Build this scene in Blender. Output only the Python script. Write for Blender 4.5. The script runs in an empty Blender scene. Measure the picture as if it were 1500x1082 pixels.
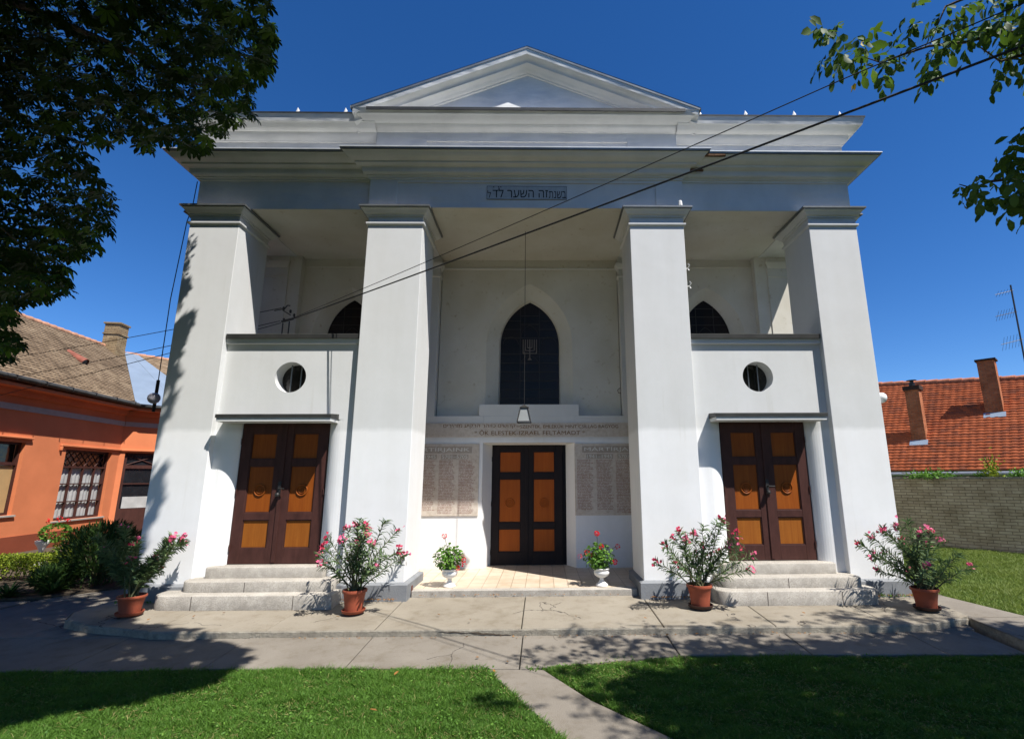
import bpy, math, random
import numpy as np
from mathutils import Vector, Matrix
R = math.radians
random.seed(7)
rng = np.random.default_rng(11)
scene = bpy.context.scene
col = scene.collection

# ------------------------------------------------------------------ camera
CX, CY, CZ, YAW, PITCH, ROLL, FPX, U0 = 0.2896, -8.46, 2.0128, -0.0165, 0.2103, -0.0045, 742.0, 806.94
cyw, syw, cp_, sp_ = math.cos(YAW), math.sin(YAW), math.cos(PITCH), math.sin(PITCH)
FWD = np.array([-syw * cp_, cyw * cp_, sp_]); RT0 = np.array([cyw, syw, 0.0]); UP0 = np.cross(RT0, FWD)
RT = math.cos(ROLL) * RT0 + math.sin(ROLL) * UP0
UP = -math.sin(ROLL) * RT0 + math.cos(ROLL) * UP0
CAM = np.array([CX, CY, CZ])
cd = bpy.data.cameras.new('camera'); cam = bpy.data.objects.new('camera', cd); col.objects.link(cam)
cd.sensor_fit = 'HORIZONTAL'; cd.sensor_width = 36.0; cd.lens = FPX / 1500 * 36.0
cd.shift_x = (750 - U0) / 1500.0; cd.clip_start = 0.05; cd.clip_end = 3000
M = Matrix.Identity(4)
for i in range(3):
    M[i][0] = RT[i]; M[i][1] = UP[i]; M[i][2] = -FWD[i]; M[i][3] = CAM[i]
cam.matrix_world = M
scene.camera = cam

def proj(p):
    d = np.asarray(p, float) - CAM; k = d @ FWD
    k = np.where(k < .05, .05, k)
    return U0 + FPX * (d @ RT) / k, 541 - FPX * (d @ UP) / k, d @ FWD
def ray(u, v): return FWD + (u - U0) / FPX * RT - (v - 541) / FPX * UP
def at_t(u, v, t): return CAM + t * ray(u, v)

# ------------------------------------------------------------------ light
SUN = Vector((1.15, -1.0, 2.44)).normalized()          # towards the sun
SV = np.array([1.15, -1.0, 2.44])
w = bpy.data.worlds.new('World'); scene.world = w; w.use_nodes = True
nt = w.node_tree; bg = nt.nodes['Background']
sky = nt.nodes.new('ShaderNodeTexSky'); sky.sky_type = 'NISHITA'; sky.sun_disc = False
sky.sun_elevation = math.asin(SUN.z); sky.sun_rotation = math.atan2(SUN.x, SUN.y)
sky.altitude = 2200; sky.air_density = 1.0; sky.dust_density = 0.1; sky.ozone_density = 4.5
hs = nt.nodes.new('ShaderNodeHueSaturation'); hs.inputs['Saturation'].default_value = 1.26; hs.inputs['Hue'].default_value = .507; nt.links.new(sky.outputs[0], hs.inputs['Color'])
nt.links.new(hs.outputs[0], bg.inputs[0]); bg.inputs[1].default_value = 0.092
sl = bpy.data.lights.new('sun', 'SUN'); sl.energy = 5.0; sl.angle = R(0.5); sl.color = (1.0, 0.965, 0.915)
so = bpy.data.objects.new('sun', sl); col.objects.link(so)
so.rotation_euler = SUN.to_track_quat('Z', 'Y').to_euler(); so.location = (8, -8, 20)
scene.view_settings.view_transform = 'Standard'; scene.view_settings.look = 'None'
scene.view_settings.exposure = 0.75; scene.view_settings.gamma = 1.0
scene.view_settings.use_curve_mapping = False
scene.cycles.max_bounces = 8; scene.cycles.transparent_max_bounces = 8

# ------------------------------------------------------------------ materials
MATS = {}
class NM:
    """small node-material helper"""
    def __init__(s, name, rough=.8, spec=.3):
        s.m = bpy.data.materials.new(name); s.m.use_nodes = True; s.t = s.m.node_tree
        s.b = s.t.nodes['Principled BSDF']; s.b.inputs['Roughness'].default_value = rough
        s.b.inputs['Specular IOR Level'].default_value = spec
        s.co = s.t.nodes.new('ShaderNodeTexCoord').outputs['Object']; MATS[name] = s.m
    def n(s, typ, **kw):
        x = s.t.nodes.new('ShaderNode' + typ)
        for k, v in kw.items():
            if k in x.inputs: x.inputs[k].default_value = v
            else: setattr(x, k, v)
        return x
    def l(s, a, b): s.t.links.new(a, b)
    def noise(s, scale, detail=4, rough=.55, vec=None, stretch=None, dist=0.0):
        x = s.n('TexNoise'); x.inputs['Scale'].default_value = scale; x.inputs['Detail'].default_value = detail
        x.inputs['Roughness'].default_value = rough; x.inputs['Distortion'].default_value = dist
        v = vec or s.co
        if stretch:
            mp = s.n('Mapping'); mp.inputs['Scale'].default_value = stretch; s.l(v, mp.inputs[0]); v = mp.outputs[0]
        s.l(v, x.inputs['Vector']); return x.outputs['Fac']
    def ramp(s, fac, stops):
        x = s.n('ValToRGB'); e = x.color_ramp.elements
        while len(e) < len(stops): e.new(.5)
        for q, (p, c) in zip(e, stops):
            q.position = p; q.color = (*c, 1) if len(c) == 3 else c
        s.l(fac, x.inputs[0]); return x.outputs[0]
    def mix(s, fac, a, b, mode='MIX'):
        x = s.n('Mix'); x.data_type = 'RGBA'; x.blend_type = mode
        for sock, v in ((x.inputs[0], fac), (x.inputs[6], a), (x.inputs[7], b)):
            if hasattr(v, 'is_output'): s.l(v, sock)
            elif isinstance(v, (int, float)): sock.default_value = v
            else: sock.default_value = (*v, 1)
        return x.outputs[2]
    def math(s, op, a, b=None, c=None):
        x = s.n('Math', operation=op)
        for i, v in enumerate((a, b, c)):
            if v is None: continue
            if hasattr(v, 'is_output'): s.l(v, x.inputs[i])
            else: x.inputs[i].default_value = v
        return x.outputs[0]
    def color(s, c):
        if hasattr(c, 'is_output'): s.l(c, s.b.inputs['Base Color'])
        else: s.b.inputs['Base Color'].default_value = (*c, 1)
        return s
    def bump(s, h, dist=.01, strength=1.0):
        x = s.n('Bump'); x.inputs['Distance'].default_value = dist; x.inputs['Strength'].default_value = strength
        s.l(h, x.inputs['Height']); s.l(x.outputs[0], s.b.inputs['Normal']); return s
    def sep(s, v=None):
        x = s.n('SeparateXYZ'); s.l(v or s.co, x.inputs[0]); return x.outputs

def simple(name, c, rough=.7, var=.15, scale=6, bscale=60, bd=.002, spec=.3, metal=0.0):
    m = NM(name, rough, spec); c = np.array(c)
    f = m.noise(scale, 5)
    m.color(m.ramp(f, [(.25, tuple(c * (1 - var))), (.75, tuple(np.minimum(c * (1 + var), .9)))]))
    if bd: m.bump(m.noise(bscale, 3), bd)
    m.b.inputs['Metallic'].default_value = metal
    return m.m

def mk_plaster():
    m = NM('white_plaster', .85, .25)
    z = m.sep()[2]
    big = m.noise(.55, 4); fine = m.noise(9, 5, .6); streak = m.noise(3, 4, .6, stretch=(1, 1, .12))
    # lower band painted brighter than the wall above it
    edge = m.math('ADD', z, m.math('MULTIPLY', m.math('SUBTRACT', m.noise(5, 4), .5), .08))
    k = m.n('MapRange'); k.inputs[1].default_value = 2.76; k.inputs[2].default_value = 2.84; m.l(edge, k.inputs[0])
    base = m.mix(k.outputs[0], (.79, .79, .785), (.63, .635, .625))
    stain = m.ramp(m.math('MULTIPLY', m.math('ADD', big, streak), .5), [(.3, (.93, .925, .91)), (.6, (1, 1, 1))])
    c = m.mix(1.0, base, stain, 'MULTIPLY')
    c = m.mix(1.0, c, m.ramp(fine, [(.3, (.975, .975, .97)), (.7, (1, 1, 1))]), 'MULTIPLY')
    st_ = m.ramp(m.noise(5, 5, .65, stretch=(1, 1, .05)), [(.60, (1, 1, 1)), (.72, (.90, .89, .86))]); c = m.mix(m.ramp(m.noise(.9, 3), [(.45, (0, 0, 0)), (.6, (1, 1, 1))]), c, m.mix(1.0, c, st_, 'MULTIPLY'))
    # splash dirt near the ground
    d = m.n('MapRange'); d.inputs[1].default_value = .25; d.inputs[2].default_value = .75; m.l(m.math('ADD', z, m.math('MULTIPLY', m.noise(4, 5), .35)), d.inputs[0])
    c = m.mix(d.outputs[0], m.mix(.5, c, (.50, .46, .40)), c)
    m.color(c)
    h = m.math('ADD', m.math('MULTIPLY', m.noise(1.1, 2), 1.0), m.math('MULTIPLY', m.noise(70, 4), .14))
    m.bump(h, .018, .5); return m.m
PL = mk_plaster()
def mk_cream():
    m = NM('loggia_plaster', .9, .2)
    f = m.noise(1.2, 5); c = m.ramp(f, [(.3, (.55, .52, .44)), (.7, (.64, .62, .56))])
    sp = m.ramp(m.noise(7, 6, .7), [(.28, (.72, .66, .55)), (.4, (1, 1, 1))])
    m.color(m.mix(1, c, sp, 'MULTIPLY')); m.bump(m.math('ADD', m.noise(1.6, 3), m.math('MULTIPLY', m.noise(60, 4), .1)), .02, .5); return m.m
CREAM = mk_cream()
def mk_cornice():
    m = NM('cornice_plaster', .7, .3)
    f = m.noise(2.2, 5, stretch=(1, 1, .5)); m.color(m.ramp(f, [(.25, (.55, .55, .53)), (.75, (.66, .66, .64))]))
    m.bump(m.math('ADD', m.noise(2.6, 2, .4, stretch=(1, 1, 2)), m.math('MULTIPLY', m.noise(60, 4), .06)), .05, .6); return m.m
CORN = mk_cornice()
PLINTH = simple('plinth_paint', (.195, .202, .210), .75, .12, 5, 50, .004)
FLASH = simple('zinc_flashing', (.20, .21, .21), .42, .3, 3, 20, .001, .5, .55)
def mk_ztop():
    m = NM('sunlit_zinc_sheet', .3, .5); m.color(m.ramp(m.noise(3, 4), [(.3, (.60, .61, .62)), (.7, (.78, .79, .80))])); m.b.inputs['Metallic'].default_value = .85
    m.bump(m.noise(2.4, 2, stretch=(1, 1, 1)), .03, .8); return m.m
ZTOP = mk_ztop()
FLASHD = simple('dark_flashing', (.045, .045, .042), .5, .3, 4, 20, .001, .4, .2)

def mk_stone():
    m = NM('step_stone', .85, .25)
    a = m.ramp(m.noise(3, 5), [(.3, (.36, .33, .285)), (.7, (.48, .445, .39))])
    sp = m.ramp(m.noise(110, 4, .8), [(.38, (.38, .36, .33)), (.50, (1, 1, 1))])
    c = m.mix(1, a, sp, 'MULTIPLY')
    nrm = m.n('NewGeometry').outputs['Normal']; nz = m.sep(nrm)[2]
    dirt = m.math('MULTIPLY', m.math('SUBTRACT', 1.0, nz), m.ramp(m.noise(9, 5, .65), [(.4, (0, 0, 0)), (.65, (1, 1, 1))]))
    c = m.mix(m.math('MULTIPLY', dirt, .75), c, (.24, .22, .19))
    m.color(c); m.bump(m.math('ADD', m.noise(90, 4), m.math('MULTIPLY', m.noise(8, 3), .7)), .006); return m.m
STONE = mk_stone()

def mk_concrete(name, c1, c2, seed):
    m = NM(name, .9, .2)
    mp = m.n('Mapping'); mp.inputs['Location'].default_value = (seed, seed * .7, 0); m.l(m.co, mp.inputs[0]); v = mp.outputs[0]
    a = m.ramp(m.noise(1.1, 6, .6, vec=v), [(.28, c1), (.72, c2)])
    a = m.mix(1, a, m.ramp(m.noise(180, 2, .7, vec=v), [(.3, (.78, .77, .75)), (.55, (1, 1, 1))]), 'MULTIPLY')
    a = m.mix(1, a, m.ramp(m.noise(4.5, 6, .7, vec=v), [(.3, (.80, .77, .72)), (.5, (1, 1, 1))]), 'MULTIPLY')
    # hairline cracks
    vo = m.n('TexVoronoi', feature='DISTANCE_TO_EDGE'); vo.inputs['Scale'].default_value = .55
    dv = m.n('VectorMath', operation='ADD'); nz = m.n('TexNoise'); nz.inputs['Scale'].default_value = 3.0; nz.inputs['Detail'].default_value = 5; m.l(v, nz.inputs['Vector'])
    sc = m.n('VectorMath', operation='SCALE'); sc.inputs['Scale'].default_value = .35; m.l(nz.outputs['Color'], sc.inputs[0])
    m.l(v, dv.inputs[0]); m.l(sc.outputs[0], dv.inputs[1]); m.l(dv.outputs[0], vo.inputs['Vector'])
    cr = m.math('MULTIPLY', m.math('LESS_THAN', vo.outputs[0], .0028), m.math('GREATER_THAN', m.noise(.8, 2, vec=v), .53))
    a = m.mix(cr, a, (.07, .06, .05))
    m.color(a); m.bump(m.math('SUBTRACT', m.math('ADD', m.noise(120, 3), m.math('MULTIPLY', m.noise(6, 4), .6)), cr), .005); return m.m
PAVE = mk_concrete('pavement_concrete', (.225, .195, .15), (.295, .262, .208), 0)
PAVE2 = mk_concrete('path_concrete', (.175, .153, .124), (.24, .214, .178), 5)
def mk_riser():
    m = NM('slab_edge', .95, .1)
    c = m.ramp(m.noise(9, 6, .7), [(.3, (.17, .15, .12)), (.65, (.32, .29, .23))]); m.color(c); m.bump(m.noise(40, 4, .7), .015); return m.m
RISER = mk_riser()
SOIL = simple('soil', (.09, .07, .05), .95, .4, 14, 60, .02, .1)
def mk_lawn():
    m = NM('lawn_soil', .95, .1)
    m.color(m.ramp(m.noise(5, 5), [(.3, (.035, .075, .015)), (.62, (.07, .12, .025)), (.8, (.15, .13, .06))])); m.bump(m.noise(60, 4), .03); return m.m
LAWNM = mk_lawn()
def mk_tile():
    m = NM('floor_tiles', .45, .4)
    mp = m.n('Mapping'); mp.inputs['Location'].default_value = (0.0, .28, 0); m.l(m.co, mp.inputs[0])
    b = m.n('TexBrick'); b.offset = 0; b.squash = 1
    for k, v in (('Scale', 1.0), ('Mortar Size', .006), ('Mortar Smooth', .1), ('Bias', 0.0), ('Brick Width', .236), ('Row Height', .33)): b.inputs[k].default_value = v
    b.inputs['Color1'].default_value = (.52, .42, .31, 1); b.inputs['Color2'].default_value = (.59, .49, .38, 1); b.inputs['Mortar'].default_value = (.33, .26, .18, 1)
    m.l(mp.outputs[0], b.inputs['Vector'])
    c = m.mix(1, b.outputs[0], m.ramp(m.noise(6, 5), [(.3, (.88, .84, .78)), (.6, (1, 1, 1))]), 'MULTIPLY'); m.color(c)
    m.bump(m.math('SUBTRACT', 1, b.outputs[1]), .002); return m.m
TILE = mk_tile()
def mk_wood(name, c1, c2, rough=.42):
    m = NM(name, rough, .18)
    g = m.math('ADD', m.math('MULTIPLY', m.noise(16, 6, .6, stretch=(1, 1, .07), dist=.6), .6), m.math('MULTIPLY', m.noise(46, 4, .6, stretch=(1, 1, .04)), .4)); l = m.noise(2.1, 5, .65, stretch=(1, 1, .4))
    c = m.ramp(g, [(.3, c1), (.7, c2)]); c = m.mix(m.math('MULTIPLY', l, .55), c, tuple(np.array(c1) * .45), 'MIX')
    m.color(c); m.bump(g, .002); return m.m
WOOD = mk_wood('varnished_wood', (.24, .052, .005), (.36, .100, .010), .52)
WOODY = mk_wood('weathered_wood', (.25, .070, .008), (.39, .135, .018), .6)
WOODR = mk_wood('red_wood', (.32, .068, .006), (.45, .110, .010), .5)
def mk_brown(name='brown_paint', c=(.058, .023, .018)):
    m = NM(name, .55, .2); c = np.array(c)
    f = m.noise(10, 5, .65, stretch=(1, 1, .3)); a = m.ramp(f, [(.3, tuple(c * .75)), (.7, tuple(c * 1.25))])
    m.color(m.mix(m.ramp(m.noise(30, 5, .75), [(.72, (0, 0, 0)), (.80, (.6, .6, .6))]), a, (.22, .15, .11))); m.bump(f, .003); return m.m
BROWN = mk_brown()
BROWND = mk_brown('dark_brown_paint', (.012, .007, .007))
IRON = simple('black_iron', (.015, .014, .013), .5, .2, 20, 40, .001, .5)
def mk_glass(name, c, rough=.12, spec=.5):
    m = NM(name, rough, spec); c = np.array(c)
    m.color(m.ramp(m.noise(2.5, 3), [(.3, tuple(c * .6)), (.7, tuple(c * 1.4))])); m.bump(m.noise(6, 2), .004); return m.m
def mk_stained():
    m = NM('leaded_glass', .35, .2)
    b = m.n('TexBrick'); b.offset = 0
    mp = m.n('Mapping'); mp.inputs['Rotation'].default_value = (R(-90), 0, 0); mp.inputs['Location'].default_value = (.235, 0, 0); m.l(m.co, mp.inputs[0])
    for k, v in (('Scale', 1.0), ('Mortar Size', .0), ('Brick Width', .42), ('Row Height', .195)): b.inputs[k].default_value = v
    m.l(mp.outputs[0], b.inputs['Vector']); b.inputs['Color1'].default_value = (.006, .008, .013, 1); b.inputs['Color2'].default_value = (.022, .014, .010, 1)
    m.color(m.mix(.4, b.outputs[0], m.ramp(m.noise(2, 3), [(.3, (.004, .005, .008)), (.7, (.018, .014, .014))]))); m.bump(m.noise(9, 3), .004); return m.m
STAINED = mk_stained()
LEAD = simple('lead_came', (.045, .042, .040), .7, .2, 20, 40, .001)
BRONZE = simple('dull_bronze', (.16, .13, .11), .6, .25, 20, 40, .001, .4)
DKGLASS = mk_glass('dark_glass', (.012, .013, .015))
WHITEGL = simple('opal_glass', (.78, .78, .76), .25, .05, 4, 20, 0, .5)
def mk_plaque():
    m = NM('plaque_stone', .7, .3)
    a = m.ramp(m.noise(2.5, 6, .65), [(.3, (.52, .45, .38)), (.7, (.64, .575, .50))])
    m.color(m.mix(1, a, m.ramp(m.noise(14, 5, .7), [(.3, (.8, .76, .7)), (.55, (1, 1, 1))]), 'MULTIPLY')); m.bump(m.noise(50, 4), .002); return m.m
PLAQ = mk_plaque()
GOLD = simple('gilt_letters', (.17, .072, .014), .6, .35, 30, 40, 0, .4)
GREYL = simple('pale_letters', (.66, .64, .58), .8, .2, 30, 40, 0)
REDL = simple('faded_red_letters', (.20, .045, .035), .8, .3, 25, 40, 0)
INK = simple('black_letters', (.012, .014, .016), .7, .3, 30, 40, 0)
BLUEP = simple('tablet_paint', (.43, .45, .455), .8, .15, 12, 40, .002)
TERRA = simple('terracotta', (.30, .070, .034), .6, .2, 5, 60, .002)
TERRAD = simple('dark_saucer', (.05, .022, .016), .6, .2, 5, 60, .002)
SEED = simple('potting_soil', (.03, .022, .016), .95, .4, 30, 70, .01)
URN = simple('urn_white', (.72, .71, .68), .5, .08, 5, 40, .002)

def mk_leaf(name, lo, hi, trans=(.10, .20, .02), tw=.3, rough=.58):
    m = NM(name, rough, .22)
    at = m.n('Attribute'); at.attribute_name = 'rnd'
    c = m.ramp(at.outputs['Fac'], [(0, lo), (1, hi)]); m.color(c)
    tr = m.n('BsdfTranslucent'); m.l(m.mix(1, c, tuple(np.array(trans) / max(trans)), 'MULTIPLY') if False else c, tr.inputs[0])
    br = m.n('MixRGB' if False else 'Mix'); br.data_type = 'RGBA'; br.blend_type = 'ADD'; br.inputs[0].default_value = 1
    m.l(c, br.inputs[6]); br.inputs[7].default_value = (*trans, 1); m.l(br.outputs[2], tr.inputs[0])
    mx = m.n('MixShader'); mx.inputs[0].default_value = tw
    out = [n for n in m.t.nodes if n.type == 'OUTPUT_MATERIAL'][0]
    m.l(m.b.outputs[0], mx.inputs[1]); m.l(tr.outputs[0], mx.inputs[2]); m.l(mx.outputs[0], out.inputs[0]); return m.m
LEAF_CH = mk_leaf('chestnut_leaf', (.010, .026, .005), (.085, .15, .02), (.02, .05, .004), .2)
LEAF_WA = mk_leaf('walnut_leaf', (.028, .065, .012), (.075, .13, .022), (.08, .14, .01), .28)
LEAF_OL = mk_leaf('oleander_leaf', (.06, .105, .045), (.17, .24, .10), (.05, .09, .02), .2)
LEAF_GE = mk_leaf('geranium_leaf', (.05, .13, .018), (.13, .25, .035), (.06, .12, .01), .25)
LEAF_HE = mk_leaf('hedge_leaf', (.10, .17, .015), (.30, .34, .03), (.08, .10, .01), .2)
LEAF_BU = mk_leaf('bush_leaf', (.015, .040, .010), (.06, .11, .022), (.04, .08, .01), .2)
LEAF_YE = mk_leaf('yellow_leaf', (.30, .22, .02), (.42, .32, .03), (.1, .08, .01), .3)
GRASS = mk_leaf('grass_blade', (.045, .108, .014), (.105, .210, .028), (.05, .12, .008), .3, .6)
GRASS2 = mk_leaf('pale_grass_blade', (.07, .12, .018), (.19, .23, .05), (.06, .09, .01), .3, .55)
PINK = mk_leaf('pink_petal', (.62, .05, .14), (.80, .22, .36), (.25, .03, .06), .3)
PINKD = mk_leaf('deep_pink_petal', (.42, .015, .05), (.62, .06, .14), (.2, .01, .03), .3)
REDP = mk_leaf('red_petal', (.60, .006, .010), (.80, .03, .05), (.2, .0, .0), .25)
DEADL = mk_leaf('dead_leaf', (.16, .07, .02), (.42, .20, .05), (.1, .05, .01), .2)
BARK = simple('bark', (.10, .08, .06), .95, .4, 12, 30, .02, .1)
TWIG = simple('green_twig', (.10, .10, .05), .8, .3, 12, 30, .002, .1)
CABLE = simple('black_cable', (.012, .012, .012), .6, .1, 10, 30, 0)

def mk_orange(name, c):
    m = NM(name, .9, .15); c = np.array(c)
    a = m.ramp(m.noise(1.2, 5), [(.3, tuple(c * .9)), (.7, tuple(c * 1.06))]); m.color(a)
    m.bump(m.math('ADD', m.noise(1.5, 3), m.math('MULTIPLY', m.noise(60, 4), .12)), .02, .5); return m.m
ORANGE = mk_orange('orange_render', (.60, .195, .085))
ORANGED = mk_orange('rust_plinth_render', (.22, .058, .030))
GREYB = simple('grey_band', (.36, .34, .30), .8, .1)
def mk_rooftile(name, cols, bw, rh, mortar):
    m = NM(name, .9, .15)
    uv = m.n('UVMap').outputs[0]
    b = m.n('TexBrick'); b.offset = .5
    for k, v in (('Scale', 1.0), ('Mortar Size', .012), ('Mortar Smooth', .3), ('Bias', 0.0), ('Brick Width', bw), ('Row Height', rh)): b.inputs[k].default_value = v
    b.inputs['Color1'].default_value = (0, 0, 0, 1); b.inputs['Color2'].default_value = (1, 1, 1, 1); b.inputs['Mortar'].default_value = (.5, .5, .5, 1)
    m.l(uv, b.inputs['Vector'])
    big = m.noise(.9, 5, .65, vec=uv)
    b.inputs['Mortar Size'].default_value = 0
    f = m.math('ADD', m.math('MULTIPLY', m.sep(b.outputs[0])[0], .30), m.math('MULTIPLY', big, .85))
    c = m.ramp(f, [(.22, cols[0]), (.45, cols[1]), (.62, cols[2]), (.85, cols[3])])
    m.color(c); m.bump(m.noise(45, 4, vec=uv), .006); return m.m
TILEB = mk_rooftile('beaver_tail_tiles', [(.085, .06, .04), (.155, .11, .07), (.225, .162, .105), (.30, .225, .145)], .17, .145, (.05, .035, .025))
TILER = mk_rooftile('red_roof_tiles', [(.15, .07, .045), (.30, .09, .045), (.44, .115, .045), (.54, .16, .07)], .20, .155, (.06, .025, .015))
def mk_brick(name, c1, c2, mo, plane='x', bw=.27, rh=.078):
    m = NM(name, .95, .1)
    uv = m.n('UVMap').outputs[0]
    b = m.n('TexBrick'); b.offset = .5
    for k, v in (('Scale', 1.0), ('Mortar Size', .007), ('Mortar Smooth', .3), ('Bias', 0.0), ('Brick Width', bw), ('Row Height', rh)): b.inputs[k].default_value = v
    b.inputs['Color1'].default_value = (*c1, 1); b.inputs['Color2'].default_value = (*c2, 1); b.inputs['Mortar'].default_value = (*mo, 1)
    m.l(uv, b.inputs['Vector'])
    c = m.mix(1, b.outputs[0], m.ramp(m.noise(1.6, 6, .7, vec=uv), [(.28, (.5, .47, .43)), (.6, (1, 1, 1))]), 'MULTIPLY'); m.color(c)
    m.bump(m.math('SUBTRACT', m.math('MULTIPLY', m.noise(40, 3, vec=uv), .5), b.outputs[1]), .012); return m.m
BRICKY = mk_brick('weathered_brick', (.44, .34, .22), (.55, .44, .30), (.25, .19, .13))
BRICKR = mk_brick('chimney_brick', (.42, .13, .055), (.52, .19, .085), (.30, .19, .13), bw=.22, rh=.07)
BRICKO = mk_brick('old_chimney_brick', (.30, .21, .12), (.40, .30, .17), (.16, .12, .08), bw=.26, rh=.075)
ZINC = simple('pale_sheet_metal', (.25, .31, .38), .38, .12, 1.5, 10, .002, .5, .25)
CURT = simple('net_curtain', (.37, .37, .36), .9, .22, 3, 30, .004)

# ------------------------------------------------------------------ mesh helpers
class MB:
    def __init__(s): s.v = []; s.f = []
    def add(s, vs, fs):
        k = len(s.v); s.v += [tuple(map(float, q)) for q in vs]; s.f += [tuple(i + k for i in f) for f in fs]; return s
    def box(s, x0, x1, y0, y1, z0, z1):
        if x1 < x0: x0, x1 = x1, x0
        return s.add([(x0, y0, z0), (x1, y0, z0), (x1, y1, z0), (x0, y1, z0), (x0, y0, z1), (x1, y0, z1), (x1, y1, z1), (x0, y1, z1)],
                     [(0, 3, 2, 1), (4, 5, 6, 7), (0, 1, 5, 4), (1, 2, 6, 5), (2, 3, 7, 6), (3, 0, 4, 7)])
    def obox(s, o, ax, ay, az, lx, ly, lz):
        o, ax, ay, az = map(np.array, (o, ax, ay, az)); vs = []
        for k in (0, 1):
            for (i, j) in ((0, 0), (1, 0), (1, 1), (0, 1)): vs.append(o + ax * lx * i + ay * ly * j + az * lz * k)
        return s.add(vs, [(0, 3, 2, 1), (4, 5, 6, 7), (0, 1, 5, 4), (1, 2, 6, 5), (2, 3, 7, 6), (3, 0, 4, 7)])
    def prism(s, poly, z0, z1, bevel=0):
        """plan polygon (ccw) extruded in z; z0/z1 numbers or functions of (x,y)"""
        n = len(poly); f0 = z0 if callable(z0) else (lambda x, y: z0); f1 = z1 if callable(z1) else (lambda x, y: z1)
        if bevel:
            c = np.mean(poly, 0); inn = inset(poly, bevel)
            vs = [(x, y, f0(x, y)) for x, y in poly] + [(x, y, f1(x, y) - bevel) for x, y in poly] + [(x, y, f1(x, y)) for x, y in inn]
            fs = [tuple(range(n - 1, -1, -1)), tuple(range(2 * n, 3 * n))]
            for i in range(n):
                j = (i + 1) % n; fs += [(i, j, n + j, n + i), (n + i, n + j, 2 * n + j, 2 * n + i)]
            return s.add(vs, fs)
        vs = [(x, y, f0(x, y)) for x, y in poly] + [(x, y, f1(x, y)) for x, y in poly]
        fs = [tuple(range(n - 1, -1, -1)), tuple(range(n, 2 * n))]
        for i in range(n):
            j = (i + 1) % n; fs.append((i, j, n + j, n + i))
        return s.add(vs, fs)
    def tube(s, pts, r, n=8, cap=True):
        pts = [np.array(p, float) for p in pts]; k = len(pts); rr = r if hasattr(r, '__len__') else [r] * k
        vs = []; prev = None
        for i, p in enumerate(pts):
            t = pts[min(i + 1, k - 1)] - pts[max(i - 1, 0)]; t = t / (np.linalg.norm(t) + 1e-9)
            a = np.cross(t, (0, 0, 1.0) if abs(t[2]) < .9 else (1.0, 0, 0)) if prev is None else prev - t * (prev @ t)
            a = a / (np.linalg.norm(a) + 1e-9); prev = a; b = np.cross(t, a)
            for j in range(n):
                q = 2 * math.pi * j / n; vs.append(p + rr[i] * (math.cos(q) * a + math.sin(q) * b))
        fs = [(i * n + j, i * n + (j + 1) % n, (i + 1) * n + (j + 1) % n, (i + 1) * n + j) for i in range(k - 1) for j in range(n)]
        if cap: fs += [tuple(range(n - 1, -1, -1)), tuple(range((k - 1) * n, k * n))]
        return s.add(vs, fs)
    def lathe(s, prof, c=(0, 0, 0), n=28):
        vs = []
        for r, z in prof:
            for j in range(n):
                q = 2 * math.pi * j / n; vs.append((c[0] + r * math.cos(q), c[1] + r * math.sin(q), c[2] + z))
        k = len(prof)
        fs = [(i * n + j, i * n + (j + 1) % n, (i + 1) * n + (j + 1) % n, (i + 1) * n + j) for i in range(k - 1) for j in range(n)]
        fs += [tuple(range(n - 1, -1, -1)), tuple(range((k - 1) * n, k * n))]
        return s.add(vs, fs)
    def sweep(s, prof, path, seg=None):
        """profile [(offset,z)] swept along open plan path, offset to the right; seg = max length of a piece"""
        P = [np.array(p, float) for p in path]
        n = len(P); nrm = []
        for i in range(n - 1):
            d = P[i + 1] - P[i]; d /= np.linalg.norm(d); nrm.append(np.array([d[1], -d[0]]))
        mit = []
        for i in range(n):
            a = nrm[max(i - 1, 0)]; b = nrm[min(i, n - 2)]; m_ = a + b; m_ = m_ / (m_ @ m_) * 2 * ((1 + a @ b) / 2) if False else (a + b) / (1 + a @ b)
            mit.append(m_)
        k = len(prof); vs = []
        for i in range(n):
            for o, z in prof: q = P[i] + mit[i] * o; vs.append((q[0], q[1], z))
        fs = [(i * k + j, (i + 1) * k + j, (i + 1) * k + j + 1, i * k + j + 1) for i in range(n - 1) for j in range(k - 1)]
        return s.add(vs, fs)
    def build(s, name, mat, parent=None, smooth=None, bevel=0, uv=None):
        me = bpy.data.meshes.new(name); me.from_pydata(s.v, [], s.f); me.update()
        me.materials.append(mat)
        if smooth is not None:
            me.polygons.foreach_set('use_smooth', [True] * len(me.polygons)); me.set_sharp_from_angle(angle=R(smooth))
        if uv is not None:
            l = me.uv_layers.new(name='UVMap')
            for i, lp in enumerate(me.loops): l.data[i].uv = uv(me.vertices[lp.vertex_index].co, None)
        o = bpy.data.objects.new(name, me); col.objects.link(o)
        if parent: o.parent = parent; o.matrix_parent_inverse = Matrix.Translation(parent.location).inverted() if parent.type == 'EMPTY' else Matrix.Identity(4)
        if bevel:
            b = o.modifiers.new('bevel', 'BEVEL'); b.width = bevel; b.segments = 2; b.limit_method = 'ANGLE'; b.angle_limit = R(40)
        return o
def inset(poly, d):
    n = len(poly); out = []
    for i in range(n):
        p0, p1, p2 = (np.array(poly[k % n], float) for k in (i - 1, i, i + 1))
        a = p1 - p0; b = p2 - p1; a /= np.linalg.norm(a); b /= np.linalg.norm(b)
        na = np.array([-a[1], a[0]]); nb = np.array([-b[1], b[0]]); m_ = (na + nb) / (1 + na @ nb); out.append(tuple(p1 + m_ * d))
    return out
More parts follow.
